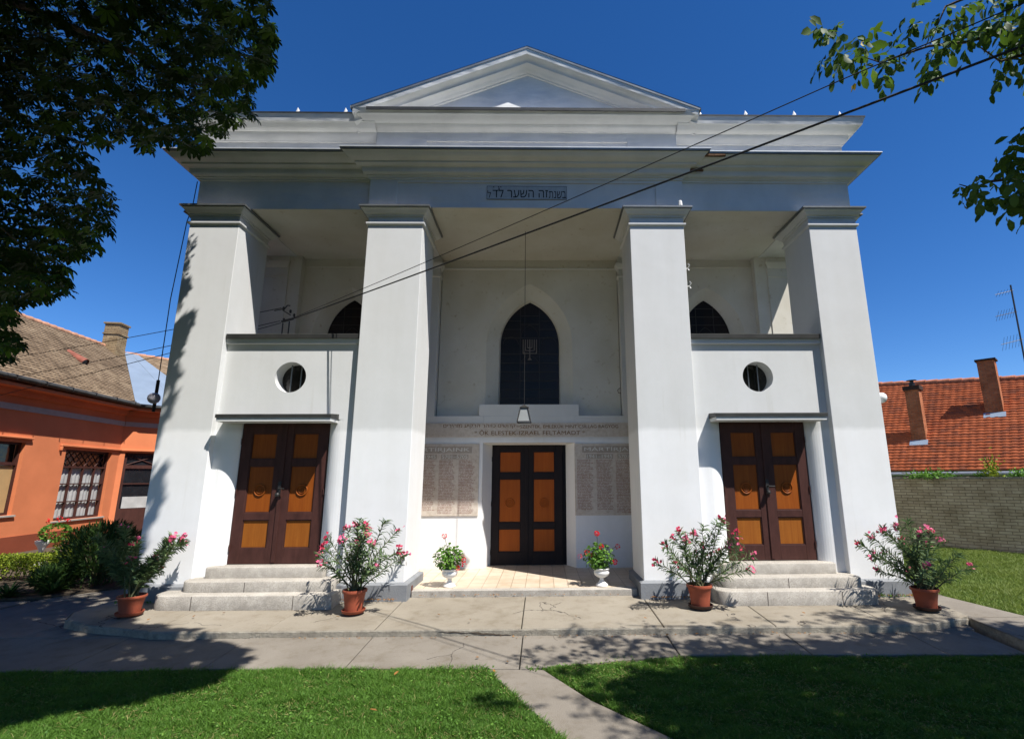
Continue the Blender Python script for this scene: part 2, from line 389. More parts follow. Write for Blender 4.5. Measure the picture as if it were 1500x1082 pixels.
def tag(o, label=None, cat=None, group=None, kind=None):
    if label: o['label'] = label
    if cat: o['category'] = cat
    if group: o['group'] = group
    if kind: o['kind'] = kind
    return o
def thing(name, label, cat, loc=(0, 0, 0), group=None):
    o = bpy.data.objects.new(name, None); o.empty_display_size = .2; col.objects.link(o); o.location = loc
    return tag(o, label, cat, group)

def fastmesh(name, V, F, mat, parent=None, rnd=None, per=None):
    """V (n,3) F (m,k) arrays; optional point attribute rnd"""
    me = bpy.data.meshes.new(name); n = len(V); m_, k = F.shape
    me.vertices.add(n); me.vertices.foreach_set('co', np.asarray(V, np.float32).ravel())
    me.loops.add(m_ * k); me.loops.foreach_set('vertex_index', F.astype(np.int32).ravel())
    me.polygons.add(m_); me.polygons.foreach_set('loop_start', np.arange(0, m_ * k, k, dtype=np.int32))
    me.update(calc_edges=True)
    if rnd is not None:
        a = me.attributes.new('rnd', 'FLOAT', 'POINT'); a.data.foreach_set('value', np.asarray(rnd, np.float32))
    me.materials.append(mat); me.validate()
    o = bpy.data.objects.new(name, me); col.objects.link(o)
    if parent: o.parent = parent; o.matrix_parent_inverse = Matrix.Translation(parent.location).inverted()
    return o
def unit(a): return a / (np.linalg.norm(a, axis=-1, keepdims=True) + 1e-9)
def leaves(name, P, D, N, L, W, mat, parent=None, droop=.25, fold=.25, wide=.4, rnd=None, tipw=.3):
    """folded, drooping leaves: P base, D direction, N normal, L length, W width (arrays)"""
    P, D, N = map(lambda a: np.asarray(a, float), (P, D, N)); n = len(P)
    D = unit(D); S = unit(np.cross(D, N)); N = unit(np.cross(S, D)); L = np.broadcast_to(L, (n,))[:, None]; W = np.broadcast_to(W, (n,))[:, None]
    def pt(a, s, u): return P + D * L * a + S * W * s + N * (W * u - 0) - N * L * droop * a * a
    vs = np.stack([pt(0, 0, 0), pt(wide, 0, 0), pt(.78, 0, 0), pt(1, 0, 0), pt(wide - .05, .5, fold), pt(.80, tipw, fold * .7), pt(wide - .05, -.5, fold), pt(.80, -tipw, fold * .7)], 1)
    q = np.array([[0, 4, 1, 0], [0, 1, 6, 0], [1, 4, 5, 2], [1, 2, 7, 6], [2, 5, 3, 2], [2, 3, 7, 2]])
    V = vs.reshape(-1, 3)
    tri = np.array([[0, 4, 1], [0, 1, 6], [1, 4, 5], [1, 5, 2], [1, 2, 7], [1, 7, 6], [2, 5, 3], [2, 3, 7]])
    F = (np.arange(n)[:, None, None] * 8 + tri[None]).reshape(-1, 3)
    r = np.repeat(rng.random(n) if rnd is None else rnd, 8)
    return fastmesh(name, V, F, mat, parent, r)
def inpoly(px, py, poly):
    P = np.array(poly, float); n = len(P); c = np.zeros(len(px), bool); j = n - 1
    for i in range(n):
        cond = ((P[i, 1] > py) != (P[j, 1] > py)) & (px < (P[j, 0] - P[i, 0]) * (py - P[i, 1]) / (P[j, 1] - P[i, 1] + 1e-12) + P[i, 0])
        c ^= cond; j = i
    return c
def rdir(n): return unit(rng.normal(size=(n, 3)))

# ================================================================== GROUND
def up_z(x, y): return .20 + .062 * min(y, 0.0)        # upper pavement falls away from the building
def low_z(x, y): return .035 + .055 * (y + 1.3) if y < -1.3 else .035
base = MB().add([(-400, -400, -.12), (400, -400, -.12), (400, 400, -.12), (-400, 400, -.12)], [(0, 1, 2, 3)]).build('ground', SOIL)
tag(base, kind='structure')
def slab_set(name, polys, zf, mat, depth=.2, jit=.003):
    mb = MB()
    for p in polys:
        a, b, c = rng.normal(size=3) * jit
        f = lambda x, y, a=a, b=b, c=c: zf(x, y) + a * .5 + b * .15 * (x - p[0][0]) + c * .15 * y
        mb.prism(inset(p, .006), lambda x, y: -.12, f, bevel=.008)
    return tag(mb.build(name, mat), kind='structure')
xs = [-4.76, -3.27, -1.875, 0.01, 1.86, 3.32, 4.85]
F0 = -1.37
up = [[(-6.35, .9), (-6.42, -.55), (-6.25, -.85), (-5.75, -1.10), (-4.78, -1.33), (-4.76, .9)]]
for a, b in zip(xs[:-1], xs[1:]): up.append([(a, F0), (b, F0 + .0), (b, .9), (a, .9)])
up.append([(4.85, F0), (5.45, -1.30), (5.95, -1.12), (6.15, -1.02), (6.28, .9), (4.85, .9)])
up[0] = [(-6.35, .9), (-6.42, -.55), (-6.25, -.85), (-5.75, -1.10), (-4.76, -1.34), (-4.76, .9)]
pave_up = slab_set('pavement', up, up_z, PAVE)
side = [[(6.16, -1.02), (6.0, -2.1), (5.8, -9), (6.9, -9), (7.0, -1.0)], [(6.16, -1.0), (7.0, -.98), (6.75, .1), (6.5, 1.2), (6.28, .9)], [(6.5, 1.2), (6.75, .1), (6.75, 3.2), (6.5, 3.2)]]
slab_set('side_path', side, lambda x, y: .13 + .02 * min(y, 0), PAVE2)
# riser face: stained edge strip just in front of the slabs
edge_path = [(-6.36, .9), (-6.428, -.55), (-6.257, -.858), (-5.755, -1.108), (-4.765, -1.348), (-4.70, -1.378), (4.85, -1.378), (5.452, -1.308), (5.955, -1.128), (6.14, -1.028), (5.99, -2.1), (5.79, -9)]
mb = MB(); vs = []
for i, (x, y) in enumerate(edge_path):
    zt = (up_z(x, y) if i < 9 else .10) - .006
    vs += [(x, y, -.1), (x, y, zt - .012), (x, y + .008, zt)]
n = len(edge_path)
mb.add(vs, [(i * 3 + j, (i + 1) * 3 + j, (i + 1) * 3 + j + 1, i * 3 + j + 1) for i in range(n - 1) for j in (0, 1)])
tag(mb.build('kerb', RISER), kind='structure')
# cracked edge of the slab left of the centre joint
for (xa, xb, zz0) in ((-1.05, -.32, .085), (-.62, -.12, .06)):
    q = [(xa + (xb - xa) * t, -1.380, zz0 + rng.normal() * .006 - .02 * t) for t in np.linspace(0, 1, 14)]
    tag(MB().tube(q, [.002] + list(rng.uniform(.003, .008, 12)) + [.002], 5).build('kerb_crack', SOIL), kind='structure')
# lower pavement
ls = [-8.2, -6.6, -5.0, -3.45, -1.89, 0.03, 1.88, 3.42, 5.0, 5.93]
low = []
for a, b in zip(ls[:-1], ls[1:]):
    f = lambda x: -2.30 if x < 0 else (-2.36 if x < .2 else -2.0 - .02 * x)
    low.append([(a, f(a) if a > -.1 else f(a)), (b, f(b)), (b, -1.30), (a, -1.30)])
slab_set('lower_pavement', low, low_z, PAVE2)
slab_set('forecourt', [[(-13, -2.5), (-8.25, -2.35), (-8.25, .75), (-13, .3)], [(-8.2, -1.3), (-6.4, -1.3), (-6.45, .8), (-8.2, .76)], [(-8.2, .8), (-6.4, .85), (-6.4, 3.0), (-8.0, 3.0)], [(-6.41, -1.31), (-4.7, -1.31), (-4.7, -.9), (-6.41, -.3)], [(4.8, -1.31), (5.98, -1.31), (6.12, -.95), (4.8, -.95)]], lambda x, y: .04, PAVE2)
path = [[(-.33, -2.33), (.30, -2.36), (.75, -3.15), (1.42, -3.98), (.52, -4.0), (.06, -3.12)], [(.52, -4.02), (1.42, -4.0), (2.4, -5.4), (3.6, -7.2), (2.4, -7.6), (1.3, -5.6)]]
path = [[p for p in q] for q in path]
path[0] = list(reversed(path[0])) if False else path[0]
def ccw(p): return p if sum(p[i][0] * p[(i + 1) % len(p)][1] - p[(i + 1) % len(p)][0] * p[i][1] for i in range(len(p))) > 0 else p[::-1]
slab_set('garden_path', [ccw(p) for p in path], lambda x, y: -.035, PAVE2, jit=.001)
# lawns (soil sheets under the blades)
mb = MB(); mb.prism(ccw([(-14, -9.5), (3.0, -9.5), (3.0, -6.2), (.5, -4.0), (.02, -3.1), (-.36, -2.31), (-8.2, -2.36), (-14, -2.45)]), -.11, -.052)
mb.prism(ccw([(3.0, -9.5), (14, -9.5), (14, -4.3), (5.9, -4.2), (5.9, -2.13), (.34, -2.01 - .3), (.76, -3.12), (3.0, -6.0)]), -.112, -.056)
tag(mb.build('lawn', LAWNM), kind='structure')
sl_ = MB().prism(ccw([(6.9, -9.5), (30, -9.5), (30, 30), (6.2, 30), (6.5, 3.2), (6.78, .1), (7.02, -1)]), -.1, .085)
tag(sl_.build('side_lawn', LAWNM), kind='structure')
gl = MB().prism(ccw([(-6.4, 3.0), (-8.2, .9), (-13, .4), (-20, -2), (-20, 30), (-6.4, 30)]), -.1, .07)
tag(gl.build('flower_bed', SOIL), kind='structure')

# ================================================================== SYNAGOGUE
syn = thing('synagogue', 'white neoclassical synagogue with four square pillars, pediment and three brown doors', 'synagogue', (0, 0, 0))
XO, XI2, XI1, XM = 6.05, 5.17, 2.866, 1.88
TOP = 6.845
# --- pillars
cap_prof = [(-.02, 6.56), (-.002, 6.60), (.0, 6.655), (.022, 6.66), (.024, 6.685), (.04, 6.69), (.058, 6.705), (.078, 6.735), (.10, 6.765), (.112, 6.772), (.114, 6.79), (-.02, 6.80)]
def closed(x0, x1, y0, y1): return [(x0, (y0 + y1) / 2), (x0, y0), (x1, y0), (x1, y1), (x0, y1), (x0, (y0 + y1) / 2)]
def loopsweep(mb, prof, x0, x1, y0, y1):
    pts = [(x0, y1), (x0, y0), (x1, y0), (x1, y1)]; s2 = [(-1, 1), (-1, -1), (1, -1), (1, 1)]
    vs = [(p[0] + s[0] * o, p[1] + s[1] * o, z) for p, s in zip(pts, s2) for o, z in prof]; k = len(prof)
    fs = [(i * k + j, ((i + 1) % 4) * k + j, ((i + 1) % 4) * k + j + 1, i * k + j + 1) for i in range(4) for j in range(k - 1)]
    fs.append(tuple(i * k + k - 1 for i in range(4)))
    return mb.add(vs, fs)
def pillar(x0, x1, wide_plinth=(0, 0), pil=0):
    y0, y1 = 0, .97
    mb = MB(); mb.box(x0, x1, y0, y1, .1, 6.60)
    loopsweep(mb, [(-.01, 6.475), (.012, 6.49), (.032, 6.50), (.036, 6.535), (.012, 6.545), (-.01, 6.55)], x0, x1, y0, y1)
    if pil:
        xp = x1 if pil > 0 else x0
        mb.box(min(xp - .02 * pil, xp + .055 * pil), max(xp - .02 * pil, xp + .055 * pil), .24, .93, .1, 6.5)
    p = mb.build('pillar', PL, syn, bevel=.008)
    loopsweep(MB(), cap_prof, x0, x1, y0, y1).build('capital', CORN, p, smooth=35)
    if pil:
        xa, xb = (x1 - .3, x1 + .06) if pil > 0 else (x0 - .06, x0 + .3)
        loopsweep(MB(), [(o + .02, z - .004) for o, z in cap_prof], xa, xb, .26, .93).build('capital', CORN, p, smooth=35)
        loopsweep(MB(), [(-.01, 6.796), (.165, 6.79), (.16, 6.82), (.0, 6.835)], xa, xb, .26, .93).build('flashing', FLASHD, p)
    loopsweep(MB(), [(.11, 6.795), (.14, 6.795), (.142, 6.825), (.13, 6.832), (.0, TOP - .004)], x0, x1, y0, y1).build('flashing', FLASH, p)
    a, b = wide_plinth
    loopsweep(MB(), [(.068, .12), (.07, .395), (.062, .405), (.002, .43)], x0 - a, x1 + b, y0, y1).build('plinth', PLINTH, p, bevel=.005)
    return p
pillar(-XO, -XI2, pil=-1); pillar(-XI1, -XM); pillar(XM, XI1); pillar(XI2, XO, pil=1)

# --- entablature (architrave + frieze)
ZF = 7.47
ent = MB()
ent.box(-2.885, 2.885, .022, .88, TOP, ZF)                                   # centre, behind its raised border
ent.box(-XO - .0, -2.885, .085, .88, TOP + .001, ZF); ent.box(2.885, XO, .085, .88, TOP + .001, ZF)
for s in (-1, 1):
    ent.box(*sorted((s * 2.385, s * 2.885)), 0, .03, TOP, ZF)
    ent.box(*sorted((s * XI2, s * XO)), .88, 2.5, TOP + .001, ZF)
    ent.box(*sorted((s * (XM + .12), s * (XI1 - .12))), .88, 2.5, TOP + .001, ZF)
ent.box(-2.385, 2.385, 0, .03, 7.35, ZF)
ent.box(-XO, XO, .882, 2.6, 7.02, ZF - .01)
arch = ent.build('architrave', CORN, syn, bevel=.004)
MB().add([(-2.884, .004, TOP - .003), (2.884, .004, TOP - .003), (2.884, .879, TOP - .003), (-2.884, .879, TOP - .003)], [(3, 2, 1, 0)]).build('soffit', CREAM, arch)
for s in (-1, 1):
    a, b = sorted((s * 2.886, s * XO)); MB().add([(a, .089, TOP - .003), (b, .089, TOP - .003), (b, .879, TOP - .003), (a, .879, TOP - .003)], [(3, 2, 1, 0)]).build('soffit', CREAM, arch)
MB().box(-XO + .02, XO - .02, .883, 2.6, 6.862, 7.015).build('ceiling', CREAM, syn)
# --- cornices
def cpath(y0s, y0c, xo=XO, xb=2.885, back=16): return [(-xo, back), (-xo, y0s), (-xb, y0s), (-xb, y0c), (xb, y0c), (xb, y0s), (xo, y0s), (xo, back)]
main_prof = [(-.02, ZF - .062), (.022, ZF - .06), (.026, ZF - .026), (.052, ZF - .02), (.056, ZF), (.088, ZF + .006), (.112, ZF + .022), (.124, ZF + .045), (.126, ZF + .085), (.132, ZF + .112), (.15, ZF + .130), (.18, ZF + .140), (.222, ZF + .143), (.226, ZF + .176), (.25, ZF + .182), (.29, ZF + .196), (.33, ZF + .218), (.36, ZF + .244), (.378, ZF + .27), (.395, ZF + .274), (.398, ZF + .30)]
cor = MB().sweep(main_prof, cpath(.085, 0)).build('cornice', CORN, syn, smooth=32)
MB().sweep([(.385, ZF + .285), (.425, ZF + .285), (.43, ZF + .325), (.40, ZF + .333)], cpath(.085, 0)).build('flashing', FLASH, cor)
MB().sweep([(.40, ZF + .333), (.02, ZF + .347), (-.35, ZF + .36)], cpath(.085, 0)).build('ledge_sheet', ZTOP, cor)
MB().sweep([(.4305, ZF + .308), (.437, ZF + .309), (.439, ZF + .322), (.434, ZF + .33), (.425, ZF + .334)], cpath(.085, 0)).build('flashing_edge', simple('sunlit_edge_zinc', (.60, .62, .62), .35, .15, 3, 20, 0, .5, .3), cor)  # lighter zinc paints the thin sunlit line along the lip
# bricks showing where the cornice plaster has fallen away
mb = MB()
for (x0, x1, y, z0, z1) in ((3.17, 3.62, -.337, 7.712, 7.752), (2.98, 3.27, -.118, 7.553, 7.585)):
    mb.add([(x0, y, z0), (x0 + .05, y, z1), (x1 - .03, y, z1 - .004), (x1, y, z0 + .006), ((x0 + x1) / 2, y, z0 - .008), (x0, y + .05, z0), (x1, y + .05, z0)], [(0, 4, 3, 2, 1), (0, 5, 6, 3, 4)])
mb.build('bare_brick_patch', simple('bare_brick', (.13, .075, .045), .95, .4, 25, 60, .01, .1), cor)
# --- attic storey
ZA = 7.80
att = MB(); att.box(-2.83, 2.83, .022, 1.2, ZA - .1, 8.45); att.box(-XO + .0, -2.82, .125, 1.2, ZA - .1, 8.3); att.box(2.82, XO, .125, 1.2, ZA - .1, 8.3)
att.box(-2.83, -1.89, 0, .03, ZA - .1, 8.45); att.box(1.89, 2.83, 0, .03, ZA - .1, 8.45); att.box(-1.89, 1.89, 0, .03, 8.21, 8.45)
for s in (-1, 1):
    a, b = sorted((s * 2.83, s * 4.95)); 
    att.box(*sorted((s * 4.95, s * XO)), .10, .13, ZA - .1, 8.3); att.box(*sorted((s * 2.83, s * 4.95)), .10, .13, 8.10, 8.3)
att.box(-XO + .001, XO - .001, 1.1, 15.9, 6.9, 8.4)
attic = att.build('attic', CORN, syn, bevel=.004)
sp = lambda zb, zt, p: [(-.02, zb), (.02 * p / .3, zb + .0), (.03 * p / .3, zb + .03 * (zt - zb) / .38), (.07 * p / .3, zb + .06 * (zt - zb) / .38), (.10 * p / .3, zb + .12 * (zt - zb) / .38), (.11 * p / .3, zb + .145 * (zt - zb) / .38), (.16 * p / .3, zb + .155 * (zt - zb) / .38), (.20 * p / .3, zb + .18 * (zt - zb) / .38), (.24 * p / .3, zb + .235 * (zt - zb) / .38), (.245 * p / .3, zb + .238 * (zt - zb) / .38), (.272 * p / .3, zb + .248 * (zt - zb) / .38), (.278 * p / .3, zb + .27 * (zt - zb) / .38), (.295 * p / .3, zb + .32 * (zt - zb) / .38), (.315 * p / .3, zb + .37 * (zt - zb) / .38)]
upc = MB()
upc.sweep(sp(8.235, 8.635, .30), [(-XO, 16), (-XO, .10), (-2.83, .10)]); upc.sweep(sp(8.235, 8.635, .30), [(2.83, .10), (XO, .10), (XO, 16)])
uc = upc.build('cornice', CORN, syn, smooth=50)
fl = [(.28, 8.622), (.318, 8.622), (.322, 8.65), (.30, 8.658), (-.5, 8.72)]
m_ = MB(); m_.sweep(fl, [(-XO, 16), (-XO, .10), (-2.83, .10)]); m_.sweep(fl, [(2.83, .10), (XO, .10), (XO, 16)]); m_.build('flashing', FLASHD, uc)
MB().add([(-XO - .05, .25, 8.70), (XO + .05, .25, 8.70), (XO + .05, 16, 8.70), (-XO - .05, 16, 8.70), (-2.5, 6.5, 10.1), (2.5, 6.5, 10.1), (2.5, 11, 10.1), (-2.5, 11, 10.1)],
         [(0, 1, 5, 4), (1, 2, 6, 5), (2, 3, 7, 6), (3, 0, 4, 7), (4, 5, 6, 7)]).build('roof', simple('old_roof', (.20, .09, .05), .9, .4, 9, 30, .02), syn)
MB().box(5.62, 5.86, .10, .24, 8.66, 8.745).build('roof_tile', simple('loose_tile', (.22, .08, .04), .9, .3), syn)
# --- pediment
pc = MB(); pc.sweep(sp(8.40, 8.66, .33), [(-2.83, .6), (-2.83, 0), (2.83, 0), (2.83, .6)])
ped = pc.build('pediment', CORN, syn, smooth=50)
XE, ZE, ZP = 3.185, 8.685, 9.99
def ztop(x): return ZE + (ZP - ZE) * (1 - abs(x) / XE)
rp = [(.345, .03), (.338, .06), (.325, .135), (.285, .14), (.255, .15), (.225, .17), (.215, .195), (.21, .225), (.165, .23), (.12, .242), (.085, .265), (.07, .29), (.035, .295), (.03, .32), (.0, .325)]
rk = MB()
xsr = np.concatenate([np.linspace(-XE, 0, 13), np.linspace(0, XE, 13)[1:]]); k = len(rp)
vs = [(x, -o, ztop(x) - h) for x in xsr for o, h in rp]
rk.add(vs, [(i * k + j, (i + 1) * k + j, (i + 1) * k + j + 1, i * k + j + 1) for i in range(len(xsr) - 1) for j in range(k - 1)])
for s in (0, len(xsr) - 1):
    q = [(xsr[s], -o, ztop(xsr[s]) - h) for o, h in rp[:6]] + [(xsr[s], .5, ZE - .12), (xsr[s], .5, ZE - .045)]
    rk.add(q, [tuple(range(len(q)))])
rk.build('raking_cornice', CORN, ped, smooth=50)
# tympanum wall
MB().add([(-XE + .35, -.0, 8.6), (XE - .35, -.0, 8.6), (XE - .35, .0, ztop(XE - .35)), (0, .0, ZP - .2), (-XE + .35, .0, ztop(XE - .35))], [(0, 1, 2, 3, 4)]).build('tympanum', CORN, ped)
rf = MB(); vs = []
rfp = [(.30, .036), (.352, .036), (.356, -.012), (.36, -.012), (-2.2, -.05)]
vs = [(x, -o, ztop(x) - h) for x in (-XE - .03, 0, XE + .03) for o, h in rfp]
rf.add(vs, [(i * 5 + j, (i + 1) * 5 + j, (i + 1) * 5 + j + 1, i * 5 + j + 1) for i in range(2) for j in range(4)])
rf.add([(s * (XE + .03), -o, ztop(XE + .03) - h - e) for s in (-1, 1) for (o, h) in ((.376, -.002), (-2.2, -.05)) for e in (0, .06)], [(0, 1, 3, 2), (4, 6, 7, 5)])
rf.build('flashing', FLASH, ped)
MB().add([(x, y, z) for x in (-2.93, 2.93) for y, z in ((-.345, 8.60), (-.362, 8.60), (-.366, 8.655), (-.33, 8.668))], [(j, 4 + j, 5 + j, 1 + j) for j in range(3)]).build('flashing', FLASHD, ped)
MB().add([(-2.93, -.33, 8.668), (2.93, -.33, 8.668), (2.93, .0, 8.700), (-2.93, .0, 8.700)], [(0, 1, 2, 3)]).build('ledge_sheet', ZTOP, ped)
fin_x = [-4.29, -3.40, 3.27, 4.15, 5.08, 5.96]
for x in fin_x:
    y = -.12; z = 8.66
    MB().tube([(x, y, z - .03), (x, y, z + .09)], .012, 6).add([(x - .035, y, z + .07), (x, y - .012, z + .06), (x + .04, y, z + .085), (x, y + .012, z + .06), (x - .005, y, z + .165)], [(0, 1, 4), (1, 2, 4), (2, 3, 4), (3, 0, 4), (3, 2, 1, 0)]).build('snow_guard', URN, syn)

# --- plate with opening helpers (front plane y=const)
def plate(mb, x0, x1, z0, z1, hole, y, c=None, flip=False):
    """rectangle with a star-shaped hole (list of (x,z), ccw) in plane y, facing -y"""
    c = c or tuple(np.mean(hole, 0)); H = np.array(hole) - c
    ang = np.arctan2(H[:, 1], H[:, 0]); A = list(ang)
    for cx_, cz_ in ((x0, z0), (x1, z0), (x1, z1), (x0, z1)): A.append(math.atan2(cz_ - c[1], cx_ - c[0]))
    A = sorted(A); o = []; i_ = []
    hs = np.argsort(ang); ha = ang[hs]; Hs = H[hs]; n = len(ha)
    for a in A:
        d = np.array([math.cos(a), math.sin(a)])
        ts = []
        if d[0] > 1e-9: ts.append((x1 - c[0]) / d[0])
        if d[0] < -1e-9: ts.append((x0 - c[0]) / d[0])
        if d[1] > 1e-9: ts.append((z1 - c[1]) / d[1])
        if d[1] < -1e-9: ts.append((z0 - c[1]) / d[1])
        t = min(ts); o.append((c[0] + d[0] * t, y, c[1] + d[1] * t))
        j = np.searchsorted(ha, a - 1e-9) % n
        if abs(ha[j] - a) < 1e-6: q = Hs[j]
        else:
            p0, p1 = Hs[j - 1], Hs[j]; e = p1 - p0; den = d[0] * e[1] - d[1] * e[0]
            t = (p0[0] * e[1] - p0[1] * e[0]) / den; q = d * t
        i_.append((c[0] + q[0], y, c[1] + q[1]))
    n = len(A); mb.add(o + i_, [(k, (k + 1) % n, n + (k + 1) % n, n + k) for k in range(n)])
    return mb
def ribbon(mb, loopA, loopB, close=True):
    n = len(loopA); mb.add(list(loopA) + list(loopB), [(k, (k + 1) % n, n + (k + 1) % n, n + k) for k in range(n if close else n - 1)]); return mb
def gothic(cx, w, z0, zs, za, n=14):
    """pointed arch outline ccw starting bottom-left -> bottom-right -> up -> apex -> down; half width w"""
    h = za - zs; r = (w * w + h * h) / (2 * w)          # arc centre at (cx + w - r)
    pts = [(cx - w, z0), (cx + w, z0)]
    ca = cx + w - r; a1 = math.atan2(h, cx - ca)
    for i in range(n + 1): a = a1 * i / n; pts.append((ca + r * math.cos(a), zs + r * math.sin(a)))
    cb = cx - w + r
    for i in range(1, n + 1): a = math.pi - a1 + a1 * i / n; pts.append((cb + r * math.cos(a), zs + r * math.sin(a)))
    return pts
# --- back wall of the portico
YB, YU, YG = 2.15, 2.34, 2.60
def bar_frame(outl, c, y, hs, vs_, t=.012):
    """leading: horizontal/vertical cames clipped to a gothic outline"""
    mb = MB(); P = np.array(outl)
    def span(z):
        xs_ = [];  n = len(P)
        for i in range(n):
            a, b = P[i], P[(i + 1) % n]
            if (a[1] - z) * (b[1] - z) < 0: xs_.append(a[0] + (b[0] - a[0]) * (z - a[1]) / (b[1] - a[1]))
        return min(xs_), max(xs_)
    def spanz(x):
        zs_ = []; n = len(P)
        for i in range(n):
            a, b = P[i], P[(i + 1) % n]
            if (a[0] - x) * (b[0] - x) < 0: zs_.append(a[1] + (b[1] - a[1]) * (x - a[0]) / (b[0] - a[0]))
        return min(zs_), max(zs_)
    for z, xa, xb in hs:
        l, r = span(z); l, r = max(l, xa), min(r, xb)
        if r > l: mb.box(l, r, y - .012, y - .001, z - t / 2, z + t / 2)
    for x in vs_:
        l, r = spanz(x); mb.box(x - t / 2, x + t / 2, y - .014, y - .0012, l, r)
    return mb
back = MB()
g_in = gothic(0, .655, 3.53, 4.93, 5.94); g_out = gothic(0, .945, 3.53, 4.86, 6.29)
plate(back, -XM - .09, XM + .09, 3.285, 7.02, [(x, max(z, 3.30)) for x, z in g_out], YU, (0, 4.6))
ribbon(back, [(x, YU, z) for x, z in g_out], [(x * .999, YG - .10, z) if False else (x2, YG - .08, z2) for (x, z), (x2, z2) in zip(g_out, gothic(0, .68, 3.53, 4.92, 5.98))])
ribbon(back, [(x, YG - .08, z) for x, z in gothic(0, .68, 3.53, 4.92, 5.98)], [(x, YG, z) for x, z in g_in])
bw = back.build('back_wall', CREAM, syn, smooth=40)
low = MB()
low.box(-2.7, -.95, YB, 2.45, .15, 3.285); low.box(.95, 2.7, YB, 2.45, .15, 3.285); low.box(-.95, .95, YB, 2.45, 2.725, 3.285)
low.box(-1.05, 1.05, YB + .004, 2.5, 3.28, 3.525)
for s in (-1, 1):
    low.box(*sorted((s * 1.985, s * 2.75)), YB, 2.45, 3.285, 6.4)       # responds beside the niche wall
    # splayed jambs of the centre door
    low.add([(s * .95, YB + .001, .15), (s * .78, 2.52, .15), (s * .78, 2.52, 2.75), (s * .95, YB + .001, 2.75)], [(0, 1, 2, 3)])
    loopsweep(low, [(-.01, 6.37), (.03, 6.39), (.03, 6.43), (.003, 6.44), (.003, 6.58), (.03, 6.60), (.06, 6.66), (.07, 6.70), (-.01, 6.72)], *sorted((s * 1.99, s * 2.75)), YB + .004, 2.45)
    low.box(*sorted((s * 1.985, s * 2.75)), YB, 2.45, 6.4, 6.98)
low.add([(-.95, YB + .001, 2.72), (.95, YB + .001, 2.72), (.78, 2.52, 2.70), (-.78, 2.52, 2.70)], [(0, 1, 2, 3)])
low.box(-1.97, 1.97, YU - .03, YU + .01, 6.63, 6.665)
low.build('memorial_wall', PL, syn, bevel=.004)
for s in (-1, 1): MB().box(*sorted((s * 2.70, s * 2.80)), .9, 2.5, .15, 4.46).build('niche_wall', PL, syn)
def side_bay_back(s):
    mb = MB(); c = s * 3.98
    go = gothic(c, .80, 3.2, 5.0, 6.19); gi = gothic(c, .56, 3.2, 5.02, 5.97)
    plate(mb, *sorted((s * 2.75, s * 5.05)), 3.1, 7.02, [(x, max(z, 3.2)) for x, z in go], YU - .04, (c, 4.6))
    ribbon(mb, [(x, YU - .04, z) for x, z in go], [(x, YG - .07, z) for x, z in gi])
    mb.box(*sorted((s * 2.75, s * 5.05)), YU - .07, YU - .035, 6.66, 6.69)
    mb.box(*sorted((s * 5.05, s * 5.32)), YB - .02, 2.5, 3.1, 7.0)
    mb.box(*sorted((s * 5.3205, s * XO)), YB - .04, 2.5, 3.1, 7.0)
    loopsweep(mb, [(-.01, 6.36), (.015, 6.375), (.02, 6.40), (.003, 6.41), (.003, 6.58), (.02, 6.60), (.035, 6.66), (.05, 6.72), (-.01, 6.74)], *sorted((s * 5.34, s * XO)), YB - .04, 2.5)
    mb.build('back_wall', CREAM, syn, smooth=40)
    w = MB().add([(x, YG - .055, z) for x, z in gi], [tuple(range(len(gi)))]).build('window', STAINED, syn)
    hs = [(4.8 + .195 * i, -9, 9) for i in range(6)]
    fr = bar_frame(gi, None, YG - .055, hs, [c - .2, c + .2])
    arcs(fr, c, .20, 5.0, 5.33, YG - .06); fr.build('leading', LEAD, w)
def arcs(mb, cx, w, zs, za, y, t=.006):
    g = gothic(cx, w, zs - .01, zs, za, 8)[2:]
    mb.tube([(x, y, z) for x, z in g], t, 4)
for s in (-1, 1): side_bay_back(s)
# centre window
w = MB().add([(x, YG - .001, z) for x, z in g_in], [tuple(range(len(g_in)))]).build('window', STAINED, syn)
fr = bar_frame(g_in, 0, YG, [(z, -9, 9) for z in (3.72, 3.92, 4.12, 4.32, 4.52, 4.73, 5.10)] + [(5.30, -9, -.2), (5.30, .2, 9), (5.50, -9, -.2), (5.50, .2, 9), (5.42, -.2, .2), (5.62, -.2, .2)], [-.215, .215])
arcs(fr, 0, .20, 5.10, 5.40, YG - .008); arcs(fr, -.43, .17, 4.95, 5.12, YG - .008); arcs(fr, .43, .17, 4.95, 5.12, YG - .008)
fr.tube([(-.21, YG - .008, 4.53), (-.10, YG - .008, 4.66), (0, YG - .008, 4.70), (.10, YG - .008, 4.66), (.21, YG - .008, 4.53)], .006, 4)
fr.build('leading', LEAD, w)
men = MB(); zt = 5.06
for r in (.05, .10, .15):
    men.box(-r - .009, -r + .009, YG - .02, YG - .006, zt - .38 + (.15 - r) * 1.3 + .06, zt); men.box(r - .009, r + .009, YG - .02, YG - .006, zt - .38 + (.15 - r) * 1.3 + .06, zt)
    men.box(-r, r, YG - .0215, YG - .0055, zt - .38 + (.15 - r) * 1.3 + .05, zt - .38 + (.15 - r) * 1.3 + .068)
men.box(-.012, .012, YG - .0225, YG - .005, 4.60, zt); men.add([(-.05, YG - .02, 4.585), (.05, YG - .02, 4.585), (0, YG - .02, 4.66)], [(0, 1, 2)])
men.build('menorah', BRONZE, w)

